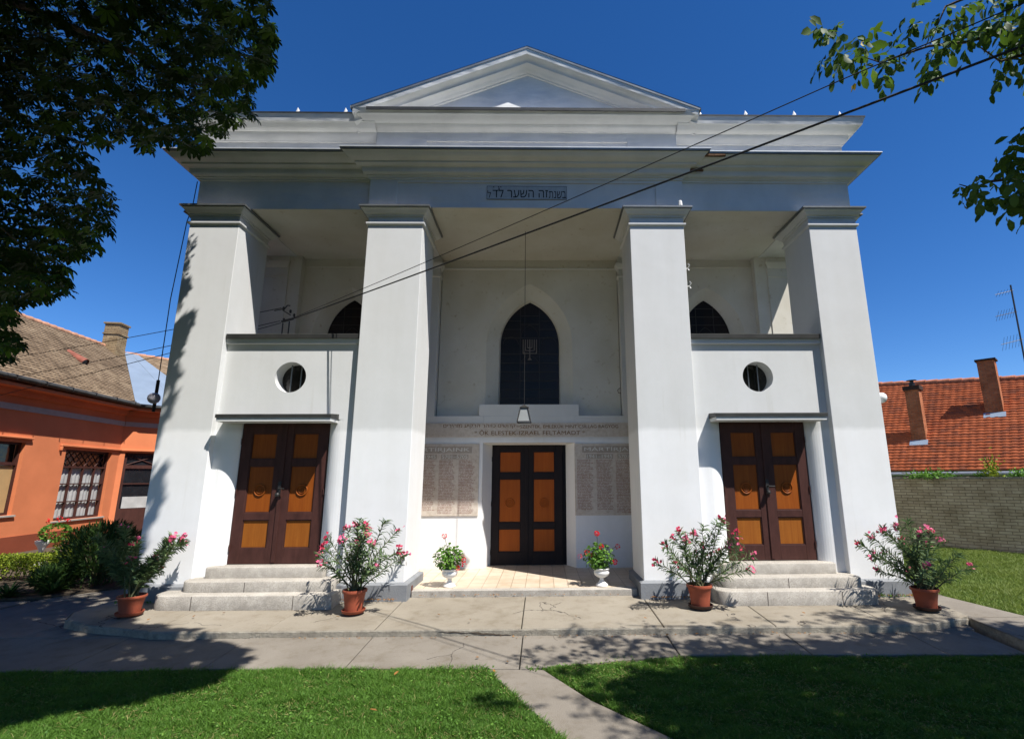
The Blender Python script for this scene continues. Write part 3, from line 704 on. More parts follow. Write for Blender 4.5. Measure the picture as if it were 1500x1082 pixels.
# --- doors
def door(cx, W_, z0, z1, y, wood, frame, px, pz, medal=None, handle=False, lower=None):
    mb = MB(); h = W_ / 2
    X = sorted({-h, h, 0.0} | {s * p for p in px for s in (-1, 1)}); 
    p0, p1 = px
    # stiles
    for a, b in ((-h, -p1), (-p0, -.004), (.004, p0), (p1, h)): mb.box(cx + a, cx + b, y, y + .05, z0, z1)
    zz = [z0] + [v for pr in pz for v in pr] + [z1]
    for i in range(0, len(zz), 2):
        for s in (-1, 1): mb.box(cx + min(s * p0, s * p1), cx + max(s * p0, s * p1), y + .002, y + .05, zz[i], zz[i + 1])
    mb.box(cx - .03, cx + .03, y - .018, y - .0, z0 + .02, z1 - .02)
    mb.box(cx - h - .10, cx + h + .10, y + .06, y + .09, z0 - .05, z1 + .1)
    d = mb.build('door', frame, syn, bevel=.004)
    for i, (za, zb) in enumerate(pz):
        for s in (-1, 1):
            a, b = cx + min(s * p0, s * p1), cx + max(s * p0, s * p1)
            m = MB().box(a, b, y + .026, y + .04, za, zb); 
            m.build('door_panel', (lower if (lower and i == 0) else wood), d)
            t = MB(); e = .014
            for q in ((a, a + e, za, zb), (b - e, b, za, zb), (a + e, b - e, za, za + e), (a + e, b - e, zb - e, zb)): t.box(q[0], q[1], y + .012, y + .027, q[2], q[3])
            t.build('panel_moulding', frame, d)
    if medal:
        for s in (-1, 1):
            c = (cx + s * (p0 + p1) / 2, y + .012, medal)
            m = MB()
            for r, t in ((.088, .011), (.052, .006), (.02, .008)):
                m.tube([(c[0] + r * math.cos(q), c[1] + .006, c[2] + r * math.sin(q)) for q in np.linspace(0, 2 * math.pi, 25)], t, 6, cap=False)
            m.build('medallion', wood, d)
    if handle:
        m = MB(); m.box(cx - .03, cx + .02, y - .03, y - .018, medal - .1, medal + .14)
        m.tube([(cx, y - .03, medal + .03), (cx, y - .075, medal + .03), (cx + .10, y - .08, medal + .025)], .011, 8)
        m.lathe([(.0, -.03), (.035, -.028), (.04, 0), (.03, .03), (0, .034)], (cx - .01, y - .06, medal - .07), 10)
        m.build('handle', IRON, d)
    for s in (-1, 1):
        for z in (z0 + .25, (z0 + z1) / 2, z1 - .3): MB().tube([(cx + s * (h - .012), y - .008, z - .05), (cx + s * (h - .012), y - .008, z + .05)], .012, 6).build('hinge', frame, d)
    return d
DY = .26
for s in (-1, 1): door(s * 4.075, 1.46, .675, 2.935, DY, WOOD, BROWN, (.135, .56), ((.915, 1.355), (1.47, 2.225), (2.34, 2.77)), 1.83, True, WOODY)
door(-.045, 1.50, .27, 2.705, 2.50, WOODR, BROWND, (.13, .585), ((.525, .98), (1.105, 1.99), (2.12, 2.56)), 1.50)

# --- side bays
def bay(s):
    a, b = sorted((s * XI1, s * XI2)); c = s * 4.075; hw = .735; yw = .12; cw = s * 4.03
    mb = MB()
    # upper panel with round opening
    circ = [(cw + .265 * math.cos(q), 3.715 + .265 * math.sin(q)) for q in np.linspace(0, 2 * math.pi, 49)[:-1]]
    plate(mb, a, b, 2.99, 4.30, circ, yw, (cw, 3.715))
    ribbon(mb, [(x, yw, z) for x, z in circ], [(x, yw + .30, z) for x, z in circ])
    # walls beside the door, rounded into the opening
    er = .27
    mb.box(a, c - hw - er, yw, DY + .3, .15, 2.99); mb.box(c + hw + er, b, yw, DY + .3, .15, 2.99)
    for q in (-1, 1):
        N = 10; pts = []
        for i in range(N + 1):
            t = math.pi / 2 * i / N; pts.append((c + q * (hw + er * (1 - math.cos(t))), DY + .04 - (DY + .04 - yw) * math.sin(t)))
        for i in range(N):
            (x0, y0), (x1, y1) = pts[i], pts[i + 1]; mb.add([(x0, y0, .2), (x1, y1, .2), (x1, y1, 2.985), (x0, y0, 2.985)], [(0, 1, 2, 3) if q > 0 else (3, 2, 1, 0)])
    mb.box(c - hw - er, c + hw + er, yw + .002, DY + .4, 2.985, 3.02) 
    mb.box(a, b, .07, .40, 4.295, 4.385)                                     # upper band
    mb.box(a, b, .40, .5, 3.0, 4.38); mb.box(a, b, .5, 2.5, 3.0, 3.12)
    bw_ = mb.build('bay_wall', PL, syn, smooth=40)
    MB().add([(x + 0, y, z) for x in (a + .012, b - .012) for y, z in ((.09, 4.382), (.035, 4.382), (.03, 4.455), (.05, 4.466), (.36, 4.49), (.36, 4.385))], [(j, 6 + j, 6 + (j + 1) % 6, (j + 1) % 6) for j in range(6)] + [(5, 4, 3, 2, 1, 0), (6, 7, 8, 9, 10, 11)]).build('parapet_cap', FLASHD, bw_)
    # canopy
    x0, x1 = (-5.0, -3.16) if s < 0 else (3.14, 4.98)
    cn = MB().box(x0, x1, -.19, yw + .01, 2.925, 2.985).build('canopy', PL, syn, bevel=.004)
    MB().add([(x, y, z) for x in (x0 - .012, x1 + .012) for y, z in ((-.18, 2.985), (-.205, 2.986), (-.207, 3.038), (-.19, 3.046), (yw, 3.075), (yw, 2.985))], [(j, 6 + j, 6 + (j + 1) % 6, (j + 1) % 6) for j in range(6)] + [(5, 4, 3, 2, 1, 0), (6, 7, 8, 9, 10, 11)]).build('flashing', FLASHD, cn)
    # round window
    rw = MB().add([(x, yw + .26, z) for x, z in circ], [tuple(range(len(circ)))]).build('round_window', mk_glass('round_glass', (.016, .015, .013)), syn)
    for dx in (-.085, .085):
        MB().tube([(cw + dx, yw + .20, 3.43), (cw + dx, yw + .20, 4.0)], .011, 6).build('bar', FLASH, rw)
    # steps
    def rstep(x0, x1, y0, y1, z0, z1, rl, rr):
        p = []
        def arc(cx_, cy_, r, a0, a1): return [(cx_ + r * math.cos(q), cy_ + r * math.sin(q)) for q in np.linspace(a0, a1, 7)]
        p += arc(x0 + rl, y0 + rl, rl, math.pi, 1.5 * math.pi) if rl else [(x0, y0)]
        p += arc(x1 - rr, y0 + rr, rr, 1.5 * math.pi, 2 * math.pi) if rr else [(x1, y0)]
        p += [(x1, y1), (x0, y1)]; return MB().prism(p, z0, z1, bevel=.016)
    st = bpy.data.objects.new('steps', None)
    if s < 0: S_ = ((-5.46, -2.80, -.47, .12, .15, .352, .22, 0), (-5.20, -2.90, -.26, .20, .352, .505, .20, .05), (-4.98, -3.14, .0, .30, .505, .668, .03, .03))
    else: S_ = ((2.90, 5.36, -.47, .12, .15, .352, .2, .2), (3.0, 5.19, -.26, .20, .352, .505, .22, .05), (3.14, 4.96, .0, .30, .505, .668, .03, .03))
    first = None
    for i, q in enumerate(S_):
        o = rstep(*q).build('steps' if i == 0 else 'step', STONE, syn if i == 0 else first, smooth=50)
        if i == 0: first = o
    jm = simple('joint_dirt', (.07, .055, .045), .95, .3)
    for (x, i) in (((-4.83, 0), (-3.36, 0), (-4.2, 1)) if s < 0 else ((3.62, 0), (4.74, 0), (4.05, 1))):
        q = S_[i]; MB().box(x - .005, x + .005, q[2] - .0015, q[2] + .02, q[4], q[5] - .012).build('joint', jm, first)
for s in (-1, 1): bay(s)
# --- floor of the centre niche
fl_ = MB().box(-2.72, 2.72, .32, 2.55, .15, .268).build('niche_floor', TILE, syn)
MB().box(-1.795, 1.80, .155, .315, .15, .272).build('floor_edge', STONE, fl_, bevel=.01)
MB().box(-1.86, -1.80, .20, .26, .15, .335).build('drain_stub', simple('rusty_iron', (.13, .035, .02), .8, .4, 30, 60, .004), syn)
# main body behind
MB().box(-XO + .01, XO - .01, 2.70, 15.9, .1, 3.1).build('hall_wall', PL, syn)
MB().box(-XO + .01, -2.76, .55, 2.69, .1, 3.0).build('porch_wall', PL, syn); MB().box(2.76, XO - .01, .55, 2.69, .1, 3.0).build('porch_wall', PL, syn)
m_ = MB(); m_.box(-XO + .012, XO - .012, 2.72, 15.9, 3.1, 7.0); m_.build('hall_wall', PL, syn)

# --- lettering
from mathutils.geometry import tessellate_polygon
def text(body, x, z, y, height, mat, parent, width=None, align='CENTER', name='lettering', bold=.0):
    c = bpy.data.curves.new(name, 'FONT'); c.body = body; c.size = 1; c.fill_mode = 'NONE'; c.offset = bold; c.resolution_u = 4
    o = bpy.data.objects.new(name, c); col.objects.link(o); bpy.context.view_layer.update()
    dg = bpy.context.evaluated_depsgraph_get(); me = bpy.data.meshes.new_from_object(o.evaluated_get(dg)); bpy.data.objects.remove(o)
    co = np.array([v.co[:2] for v in me.vertices]); adj = {}
    for e in me.edges: a, b = e.vertices; adj.setdefault(a, []).append(b); adj.setdefault(b, []).append(a)
    seen = set(); loops = []
    for v0 in adj:
        if v0 in seen: continue
        lp = [v0]; seen.add(v0); cur = v0
        while True:
            nx = [q for q in adj[cur] if q not in seen]
            if not nx: break
            cur = nx[0]; seen.add(cur); lp.append(cur)
        if len(lp) > 2: loops.append(lp)
    def area(l): p = co[l]; q = np.roll(p, -1, 0); return .5 * float((p[:, 0] * q[:, 1] - q[:, 0] * p[:, 1]).sum())
    # edge loops carry no direction: a loop lying wholly inside another one is its counter
    def inside(l, big): P_ = co[big]; return bool(inpoly(np.array([co[k_][0] for k_ in l]), np.array([co[k_][1] for k_ in l]), P_).all()) and abs(area(l)) < abs(area(big)) * .8
    holes = {k_: next((b for b, lb in enumerate(loops) if b != k_ and inside(l, lb)), None) for k_, l in enumerate(loops)}
    mn, mx = co.min(0), co.max(0); hx = (height / (mx[1] - mn[1])); wx = (width / (mx[0] - mn[0])) if width else hx
    ox = {'CENTER': (mn[0] + mx[0]) / 2, 'LEFT': mn[0], 'RIGHT': mx[0]}[align]; V, F = [], []
    for k_, l in enumerate(loops):
        if holes[k_] is not None: continue
        grp = [l] + [loops[h] for h in holes if holes[h] == k_]; flat = [v for g_ in grp for v in g_]
        tr = tessellate_polygon([[Vector((*co[v], 0)) for v in g_] for g_ in grp]); b0 = len(V)
        V += [((co[v][0] - ox) * wx + x, y - .0002 * (k_ % 3), (co[v][1] - mn[1]) * hx + z) for v in flat]; F += [tuple(b0 + q for q in t) for t in tr]
    m_ = bpy.data.meshes.new(name); m_.from_pydata(V, [], F); m_.materials.append(mat); o = bpy.data.objects.new(name, m_); col.objects.link(o); o.parent = parent; return o
# frieze tablet
tb = MB().box(-.735, .735, .012, .03, 7.02, 7.285)
tb = tb.build('inscription', BLUEP, arch)
e = MB()
for q in ((-.735, .735, 7.282, 7.287), (-.735, .735, 7.017, 7.022), (-.738, -.733, 7.017, 7.287), (.733, .738, 7.017, 7.287)): e.box(q[0], q[1], .008, .014, q[2], q[3])
e.build('tablet_border', INK, tb)
YT = .0085
def heb(s): return s[::-1]
text(heb('זה השער לד'), .39, 7.055, YT, .195, INK, tb, width=1.02, align='RIGHT')
text(heb('בשנת'), .722, 7.045, YT, .14, INK, tb, width=.315, align='RIGHT')
text(heb('ל'), -.725, 7.045, YT, .15, INK, tb, width=.065, align='LEFT')
for dx in (-.62, -.53, -.49): MB().box(dx, dx + .018, YT - .001, YT, 7.258, 7.276).build('dot', INK, tb)
# long band
bd = MB().box(-2.68, 2.68, YB - .012, YB + .01, 2.845, 3.135).build('inscription_band', PLAQ, bw)
text(heb('קדושים כזוהר הרקיע מזהירים'), -1.78, 3.02, YB - .0165, .088, GOLD, bd, width=1.50, align='LEFT', bold=.014)
text('SZENTEK, EMLÉKÜK MINT CSILLAG RAGYOG', -.18, 3.015, YB - .0165, .092, GOLD, bd, width=2.05, align='LEFT', bold=.022)
text('* ŐK ELESTEK-IZRAEL FELTÁMADT *', .02, 2.885, YB - .0165, .112, GOLD, bd, width=2.30, bold=.022)
text('**', -.225, 3.045, YB - .0165, .035, GOLD, bd, width=.08)
# memorial plaques with columns of tiny names
def plaque(x0, x1, s):
    p = MB().box(x0, x1, YB - .02, YB + .01, 1.27, 2.705).build('memorial_plaque', PLAQ, bw, bevel=.003)
    c = (x0 + x1) / 2; W_ = x1 - x0
    MB().box(c - .68, c + .68, YB - .0225, YB - .019, 2.515, 2.655).build('title_panel', simple('title_ground', (.37, .32, .27), .8, .2), p)
    text('MÁRTÍRJAINK', c, 2.528, YB - .0245, .115, GREYL, p, width=1.27, bold=.03)
    for dx in (-.32, .33): MB().box(c + dx - .28, c + dx + .28, YB - .0215, YB - .019, 2.395, 2.49).build('date_panel', MATS['title_ground'], p)
    text('1941–1945', c - .32, 2.407, YB - .0235, .07, GREYL, p, width=.52, bold=.025); text('5701–5705', c + .33, 2.407, YB - .0235, .07, GREYL, p, width=.52, bold=.025)
    r = random.Random(s); mb = MB()
    for cxx in (x0 + .05, x0 + .45, x0 + .85, x0 + 1.25):
        x_ = cxx; z = 2.355; nrow = 33 + (2 if cxx > c else 0)
        for i in range(nrow):
            L_ = r.uniform(.25, .335); x = x_
            while x < x_ + L_:
                q = r.uniform(.008, .016); hh = .0185; k = r.random()
                if k < .7: mb.add([(x, YB - .0205, z), (x + .006, YB - .0205, z), (x + .006, YB - .0205, z + hh), (x, YB - .0205, z + hh)], [(0, 1, 2, 3)])
                if k > .3: mb.add([(x, YB - .0206, z + hh * .55), (x + q * .8, YB - .0206, z + hh * .55), (x + q * .8, YB - .0206, z + hh * .85), (x, YB - .0206, z + hh * .85)], [(0, 1, 2, 3)])
                if k > .6 or k < .2: mb.add([(x, YB - .0207, z), (x + q * .8, YB - .0207, z), (x + q * .8, YB - .0207, z + .005), (x, YB - .0207, z + .005)], [(0, 1, 2, 3)])
                x += q + .003
                if r.random() < .12: x += .014
            z -= .0305
    mb.build('name_list', REDL, p)
plaque(-2.68, -1.02, 3); plaque(.945, 2.62, 4)

# ================================================================== small fixtures on and around the synagogue
# hanging lantern
ln = thing('hanging_lantern', 'black iron lantern with white glass hanging on a long rod over the centre door', 'lantern', (-.055, .95, 3.01))
c = (-.055, .95)
m = MB().lathe([(.0, 0), (.012, 0), (.012, .08), (.045, .10), (.05, .115), (0, .116)], (c[0], c[1], 6.865), 10); m.build('ceiling_rose', IRON, ln)
m = MB().tube([(c[0], c[1], 3.34), (c[0], c[1], 6.88)], .0055, 6)
m.build('rod', IRON, ln)
def frust(mb, b, t, z0, z1, ox=0):
    mb.add([(c[0] + sx * r, c[1] + sy * r, z) for r, z in ((b, z0), (t, z1)) for sx, sy in ((-1, -1), (1, -1), (1, 1), (-1, 1))], [(0, 3, 2, 1), (4, 5, 6, 7), (0, 1, 5, 4), (1, 2, 6, 5), (2, 3, 7, 6), (3, 0, 4, 7)]); return mb
frust(MB(), .115, .058, 3.035, 3.285).build('lantern_glass', simple('lantern_opal', (.23, .24, .235), .3, .05, 4, 20, 0, .5), ln)
m = MB()
for sx, sy in ((-1, -1), (1, -1), (1, 1), (-1, 1)): m.tube([(c[0] + sx * .125, c[1] + sy * .125, 3.02), (c[0] + sx * .064, c[1] + sy * .064, 3.30)], .011, 6)
for r, z in ((.125, 3.02), (.064, 3.29)): m.tube([(c[0] + a * r, c[1] + b * r, z) for a, b in ((-1, -1), (1, -1), (1, 1), (-1, 1), (-1, -1))], .011, 6)
frust(m, .085, .012, 3.29, 3.345); m.build('lantern_frame', IRON, ln)
# globe lamps at both outer corners
for s, lb in ((-1, 'grey glass globe lamp on the left corner pillar, under a vertical wire'), (1, 'white glass globe lamp on the right corner pillar, facing the tiled roof')):
    t = thing('globe_lamp', lb, 'wall lamp', (s * 6.12, .34, 3.36))
    MB().lathe([(.001, -.095), (.04, -.086), (.075, -.058), (.094, -.01), (.088, .04), (.062, .075), (.03, .09), (.001, .092)], (s * (6.29 if s > 0 else 6.36), .34 if s > 0 else .22, 3.37), 20).build('globe', WHITEGL if s > 0 else simple('grey_globe', (.36, .34, .38), .3, .1, 4, 20, 0, .5), t, smooth=60)
    MB().tube([(s * 6.09, .34, 3.33), (s * 6.16, .34, 3.325), (s * 6.21, .34, 3.35)], .022, 8).box(*sorted((s * 6.10, s * 6.125)), .28, .40, 3.25, 3.42).build('bracket', URN if s > 0 else IRON, t)
# lightning rod wire down the left corner
lw = thing('lightning_wire', 'thin black wire running down the left corner of the synagogue', 'wire', (-6.5, .3, 3.2))
MB().tube([(-6.22, .25, 7.5), (-6.24, .25, 6.95), (-6.32, .28, 6.7), (-6.44, .34, 5.2), (-6.47, .40, 3.70)], .008, 5).build('wire', CABLE, lw)
MB().tube([(-6.47, .40, 3.72), (-6.47, .40, 3.16)], .026, 6).build('sleeve', CABLE, lw)
# rain-stained hooks on inner right pillar
for (x, z) in ((2.905, 5.70), (2.915, 5.36)):
    tag(MB().tube([(x - .04, .12, z), (x + .02, .10, z + .01), (x + .04, .06, z + .05), (x + .01, .05, z + .08)], .010, 5).tube([(x + .02, .1, z), (x + .03, .06, z - .05)], .009, 5).build('cable_hook', URN), 'small white hook on the side of the inner right pillar', 'hook', 'white hooks on the inner right pillar')
tag(MB().tube([(1.93, 2.10, 3.86), (1.90, 2.02, 3.84), (1.86, 2.0, 3.80), (1.88, 2.0, 3.74), (1.93, 2.02, 3.74)], .010, 5).build('wall_hook', BRONZE), 'small bent metal hook on the wall right of the centre window', 'hook')
# small white cap on capital
tag(MB().lathe([(0, 0), (.045, 0), (.035, .09), (.03, .10), (0, .10)], (2.80, -.09, 6.84), 8).build('bird_spike', URN), 'small white stub standing on the inner right capital', 'stub')

# cables
def sag(a, b, s, n=24):
    a, b = np.array(a, float), np.array(b, float); return [a + (b - a) * t - np.array([0, 0, s * 4 * t * (1 - t)]) for t in np.linspace(0, 1, n + 1)]
BR = (-4.72, 1.0)
A1 = at_t(417, 471, (1.0 + 8.46) / ray(417, 471)[1]); 
p_far = np.array([3.15, -4.86, 5.09])
def thru(a, u, v, zz):
    """end point on the sight line of a pixel at height zz"""
    r = ray(u, v); return CAM + r * (zz - CZ) / r[2]
B1 = thru(A1, 1492, 70, 5.15); d = B1 - A1; B1e = B1 + d * .9
c1 = tag(MB().tube(sag(A1, B1, .03) + sag(B1, B1e, .05)[1:], .0105, 6).build('overhead_cable', CABLE), 'thick black overhead cable sloping across the whole front up to the right', 'cable', 'overhead cables')
A2 = at_t(428, 466, (1.0 + 8.46) / ray(428, 466)[1])
B2 = thru(A2, 1235, 116, 5.35); d2_ = B2 - A2; B2e = B2 + d2_ * 1.2
tag(MB().tube(sag(A2, B2, .03) + sag(B2, B2e, .05)[1:], .005, 6).build('overhead_cable', CABLE), 'thin black overhead cable running just above the thick one', 'cable', 'overhead cables')
LW = [((412, 451), (20, 523), 'uppermost thin cable in front of the left tiled roof'), ((410, 470), (20, 552), 'middle thin cable in front of the left tiled roof'), ((411, 473), (25, 572), 'lowest thin cable in front of the left tiled roof')]
for (ua, va), (ub, vb), lb in LW:
    a = at_t(ua, va, (1.0 + 8.46) / ray(ua, va)[1]); b = at_t(ub, vb, (4.2 + 8.46) / ray(ub, vb)[1]); b2 = b + (b - a) * .5
    tag(MB().tube(sag(a, b, .04) + sag(b, b2, .02)[1:], .0075, 5).build('service_cable', CABLE), lb, 'cable', 'cables on the left')
bk = thing('cable_bracket', 'black bracket with insulators holding the cables above the left parapet', 'bracket', (A1[0], 1.0, 4.48))
m = MB()
for dx in (-.03, .09): m.tube([(A1[0] + dx, 1.0, 3.15), (A1[0] + dx, 1.0, A1[2] - .02 + dx * .3)], .012, 6)
m.tube([(A1[0] - .06, 1.0, A1[2]), (A1[0] + .16, 1.0, A1[2] + .06)], .022, 6); m.build('bracket_frame', IRON, bk)
for dx, dz in ((-.02, .03), (.17, .12), (-.05, .26), (.09, .20)):
    MB().lathe([(0, -.03), (.024, -.02), (.016, 0), (.026, .015), (.012, .04), (0, .04)], (A1[0] + dx, 1.0, A1[2] + dz), 8).build('insulator', IRON, bk)
MB().tube([(A1[0] - .22, 1.0, A1[2] + .22), (A1[0] - .03, 1.0, A1[2] + .26), (A1[0] + .02, 1.0, A1[2] + .33), (A1[0] + .07, 1.0, A1[2] + .32)], .012, 5).tube([(A1[0] - .06, 1.0, A1[2] + .23), (A1[0] + .10, 1.0, A1[2] + .13)], .010, 5).build('arm', IRON, bk)

# ================================================================== ORANGE HOUSE (left)
D1 = np.array([-.1318, .9913, 0]); IN1 = np.array([-.9913, -.1318, 0]); UPV = np.array([0, 0, 1.])
W0 = np.array([-14.066, 5.844, 0])              # point on the front wall line
def hp(s, o, z): return W0 + D1 * s + IN1 * o + UPV * z   # along, inwards, up
house = thing('orange_house', 'orange house with brown windows and an old sand coloured tiled roof', 'house', tuple(hp(0, 0, .1)))
S0, S1 = -7.0, 4.0
def strip(mb, s0, s1, o0, o1, z0, z1): return mb.obox(hp(s0, o0, z0), D1, IN1, UPV, s1 - s0, o1 - o0, z1 - z0)
wL, wR, wB, wT = 1.60, 3.62, .815, 2.93
w2L, w2R, w2B, w2T = -2.3, .13, 1.09, 3.03
m = MB()
for a, b in ((S0, w2L), (w2R, wL), (wR, S1)): strip(m, a, b, 0, .35, 0, 4.7)
strip(m, w2L, w2R, 0, .35, 0, w2B); strip(m, w2L, w2R, 0, .35, w2T, 4.7); strip(m, wL, wR, 0, .35, 0, wB); strip(m, wL, wR, 0, .35, wT, 4.7)
D2 = np.array([.585, .811, 0]); IN2 = np.array([-.811, .585, 0]); K0 = hp(S1, 0, 0)
def kp(s, o, z): return K0 + D2 * s + IN2 * o + UPV * z
def strip2(mb, s0, s1, o0, o1, z0, z1): return mb.obox(kp(s0, o0, z0), D2, IN2, UPV, s1 - s0, o1 - o0, z1 - z0)
dL, dR = .16, 1.25
strip2(m, 0.0, dL, 0, .35, 0, 4.7); strip2(m, dR, 8, 0, .35, 0, 4.7); strip2(m, dL, dR, 0, .35, 2.95, 4.7)
m.build('wall', ORANGE, house)
m = MB(); strip(m, S0, S1, -.03, .0, 0, .52); strip2(m, 0, dL, -.03, 0, 0, .52); strip2(m, dR, 8, -.03, 0, 0, .52); m.build('plinth', ORANGED, house)
m = MB(); strip(m, S0, S1 - .03, -.035, .0, 3.87, 4.03); strip2(m, 0.02, 8, -.035, 0, 3.87, 4.03); m.build('grey_band', GREYB, house)
m = MB(); strip(m, S0, S1, -.44, .0, 4.42, 4.50); strip2(m, 0, 8, -.44, 0, 4.42, 4.50)
strip(m, S0, S1, -.12, .0, 4.25, 4.42); strip2(m, 0, 8, -.12, 0, 4.25, 4.42); m.build('eaves', ORANGE, house)
m = MB(); strip(m, wL - .28, S1, -.07, 0, 3.00, 3.07); strip(m, wL - .28, wL - .22, -.07, 0, 2.88, 3.0); strip2(m, -.02, 8, -.07, 0, 3.0, 3.07); strip(m, S0, w2R + .16, -.07, 0, 3.12, 3.18); m.build('drip_moulding', ORANGE, house, bevel=.015)
m = MB(); m.tube([hp(S0, -.49, 4.66), hp(S1 - .16, -.49, 4.60), kp(.40, -.49, 4.585), kp(8, -.49, 4.56)], .075, 10); 
g = m.build('gutter', FLASHD, house, smooth=60)
m = MB()
for s in np.arange(S0, S1, .95): m.tube([hp(s, -.59, 4.56), hp(s, -.585, 4.68), hp(s, -.43, 4.72)], .012, 5)
m.build('gutter_bracket', IRON, g)
def hwin(L, Rr, B, T, kind):
    fm = MB(); o = .10
    for a, b, z0, z1 in ((L, L + .06, B, T), (Rr - .06, Rr, B, T), (L + .06, Rr - .06, B, B + .06), (L + .06, Rr - .06, T - .06, T)): strip(fm, a, b, o, o + .08, z0, z1)
    if kind == 'grid':
        tz = T - .50
        strip(fm, L + .06, Rr - .06, o, o + .07, tz - .05, tz)
        for i in (1, 2, 3): x = L + (Rr - L) * i / 4; strip(fm, x - .022, x + .022, o + .001, o + .06, B + .06, tz - .05)
        for i in (1, 2): z = B + (tz - B) * i / 3; strip(fm, L + .06, Rr - .06, o + .003, o + .055, z - .018, z + .018)
        for i in range(4):
            a = L + .06 + (Rr - L - .12) * i / 4; b = L + .06 + (Rr - L - .12) * (i + 1) / 4
            fm.tube([hp(a, o + .03, T - .06), hp(b, o + .03, tz)], .02, 4); fm.tube([hp(a, o + .035, tz), hp(b, o + .035, T - .06)], .02, 4)
    else:
        strip(fm, L + .06, Rr - .06, o - .01, o + .07, T - .62, T - .54); x = (L + Rr) / 2; strip(fm, x - .03, x + .03, o + .001, o + .06, B + .06, T - .62)
    f = fm.build('window', BROWN, house)
    strip(MB(), L + .04, Rr - .04, o + .11, o + .12, B + .04, T - .04).build('pane', DKGLASS, f)
    if kind == 'grid':
        n = 60; vs = [];  xs_ = np.linspace(L + .07, Rr - .07, n); tz = T - .56
        cw_ = MB().add([hp(x, o + .085 + .012 * math.sin(i * 1.3) + .006 * math.sin(i * .47), z) for i, x in enumerate(xs_) for z in (B + .07, tz)], [(i * 2, i * 2 + 1, i * 2 + 3, i * 2 + 2) for i in range(n - 1)]); cw_.build('curtain', CURT, f, smooth=60)
    else:
        strip(MB(), L + .07, Rr - .07, o + .035, o + .044, B + .07, T - .64).build('blind', simple('tan_blind', (.42, .27, .12), .8, .12, 2), f)
    strip(MB(), L - .08, Rr + .08, -.05, .10, B - .045, B - .001).build('sill', GREYB, f)
hwin(wL, wR, wB, wT, 'grid'); hwin(w2L, w2R, w2B, w2T, 'blind')
# door of the wing
fm = MB()
for a, b, z0, z1 in ((dL, dL + .10, .1, 2.95), (dR - .1, dR, .1, 2.95), (dL + .1, dR - .1, 2.40, 2.52), (dL + .1, dR - .1, 2.87, 2.95), (dL + .1, dR - .1, .1, .95), (dL + .1, dR - .1, .95, 1.02), (dL + .1, dR - .1, 1.85, 1.89)): strip2(fm, a, b, .08, .15, z0, z1)
fm.tube([kp(dL + .1, .1, 2.52), kp(dR - .1, .1, 2.87)], .018, 4); fm.tube([kp(dL + .1, .105, 2.87), kp(dR - .1, .105, 2.52)], .018, 4)
dd = fm.build('door', BROWN, house); strip2(MB(), dL + .05, dR - .05, .13, .14, .9, 2.9).build('pane', DKGLASS, dd); strip2(MB(), dL + .16, dR - .16, .115, .125, 1.03, 1.42).build('paper_blind', CURT, dd)
# roof
RZ = 7.46; ez = 4.66; run = 3.0
def quad_uv(name, pts, mat, parent, thick=.06):
    """planar roof piece with metric uv; pts ccw, first edge along the eave"""
    P = [np.array(p, float) for p in pts]; ax = P[1] - P[0]; ax /= np.linalg.norm(ax); nrm = np.cross(P[1] - P[0], P[-1] - P[0]); nrm /= np.linalg.norm(nrm); ay = np.cross(nrm, ax)
    n = len(P); me = bpy.data.meshes.new(name)
    me.from_pydata([tuple(p) for p in P] + [tuple(p - nrm * thick) for p in P], [], [tuple(range(n)), tuple(range(2 * n - 1, n - 1, -1))] + [(i, n + i, n + (i + 1) % n, (i + 1) % n) for i in range(n)])
    uvl = me.uv_layers.new(name='UVMap')
    for i, lp in enumerate(me.loops):
        q = np.array(me.vertices[lp.vertex_index].co) - P[0]; uvl.data[i].uv = (float(q @ ax), float(q @ ay))
    me.materials.append(mat); o = bpy.data.objects.new(name, me); col.objects.link(o)
    o.parent = parent
    if parent.type == 'EMPTY': o.matrix_parent_inverse = Matrix.Translation(parent.location).inverted()
    return o
E0 = hp(S1 - .14, -.34, ez - .03)
slope = (RZ - ez) / (run + .34)
vt = hp(8.19, run, RZ)
E0 = hp(S1 - .25, -.47, ez - .06)
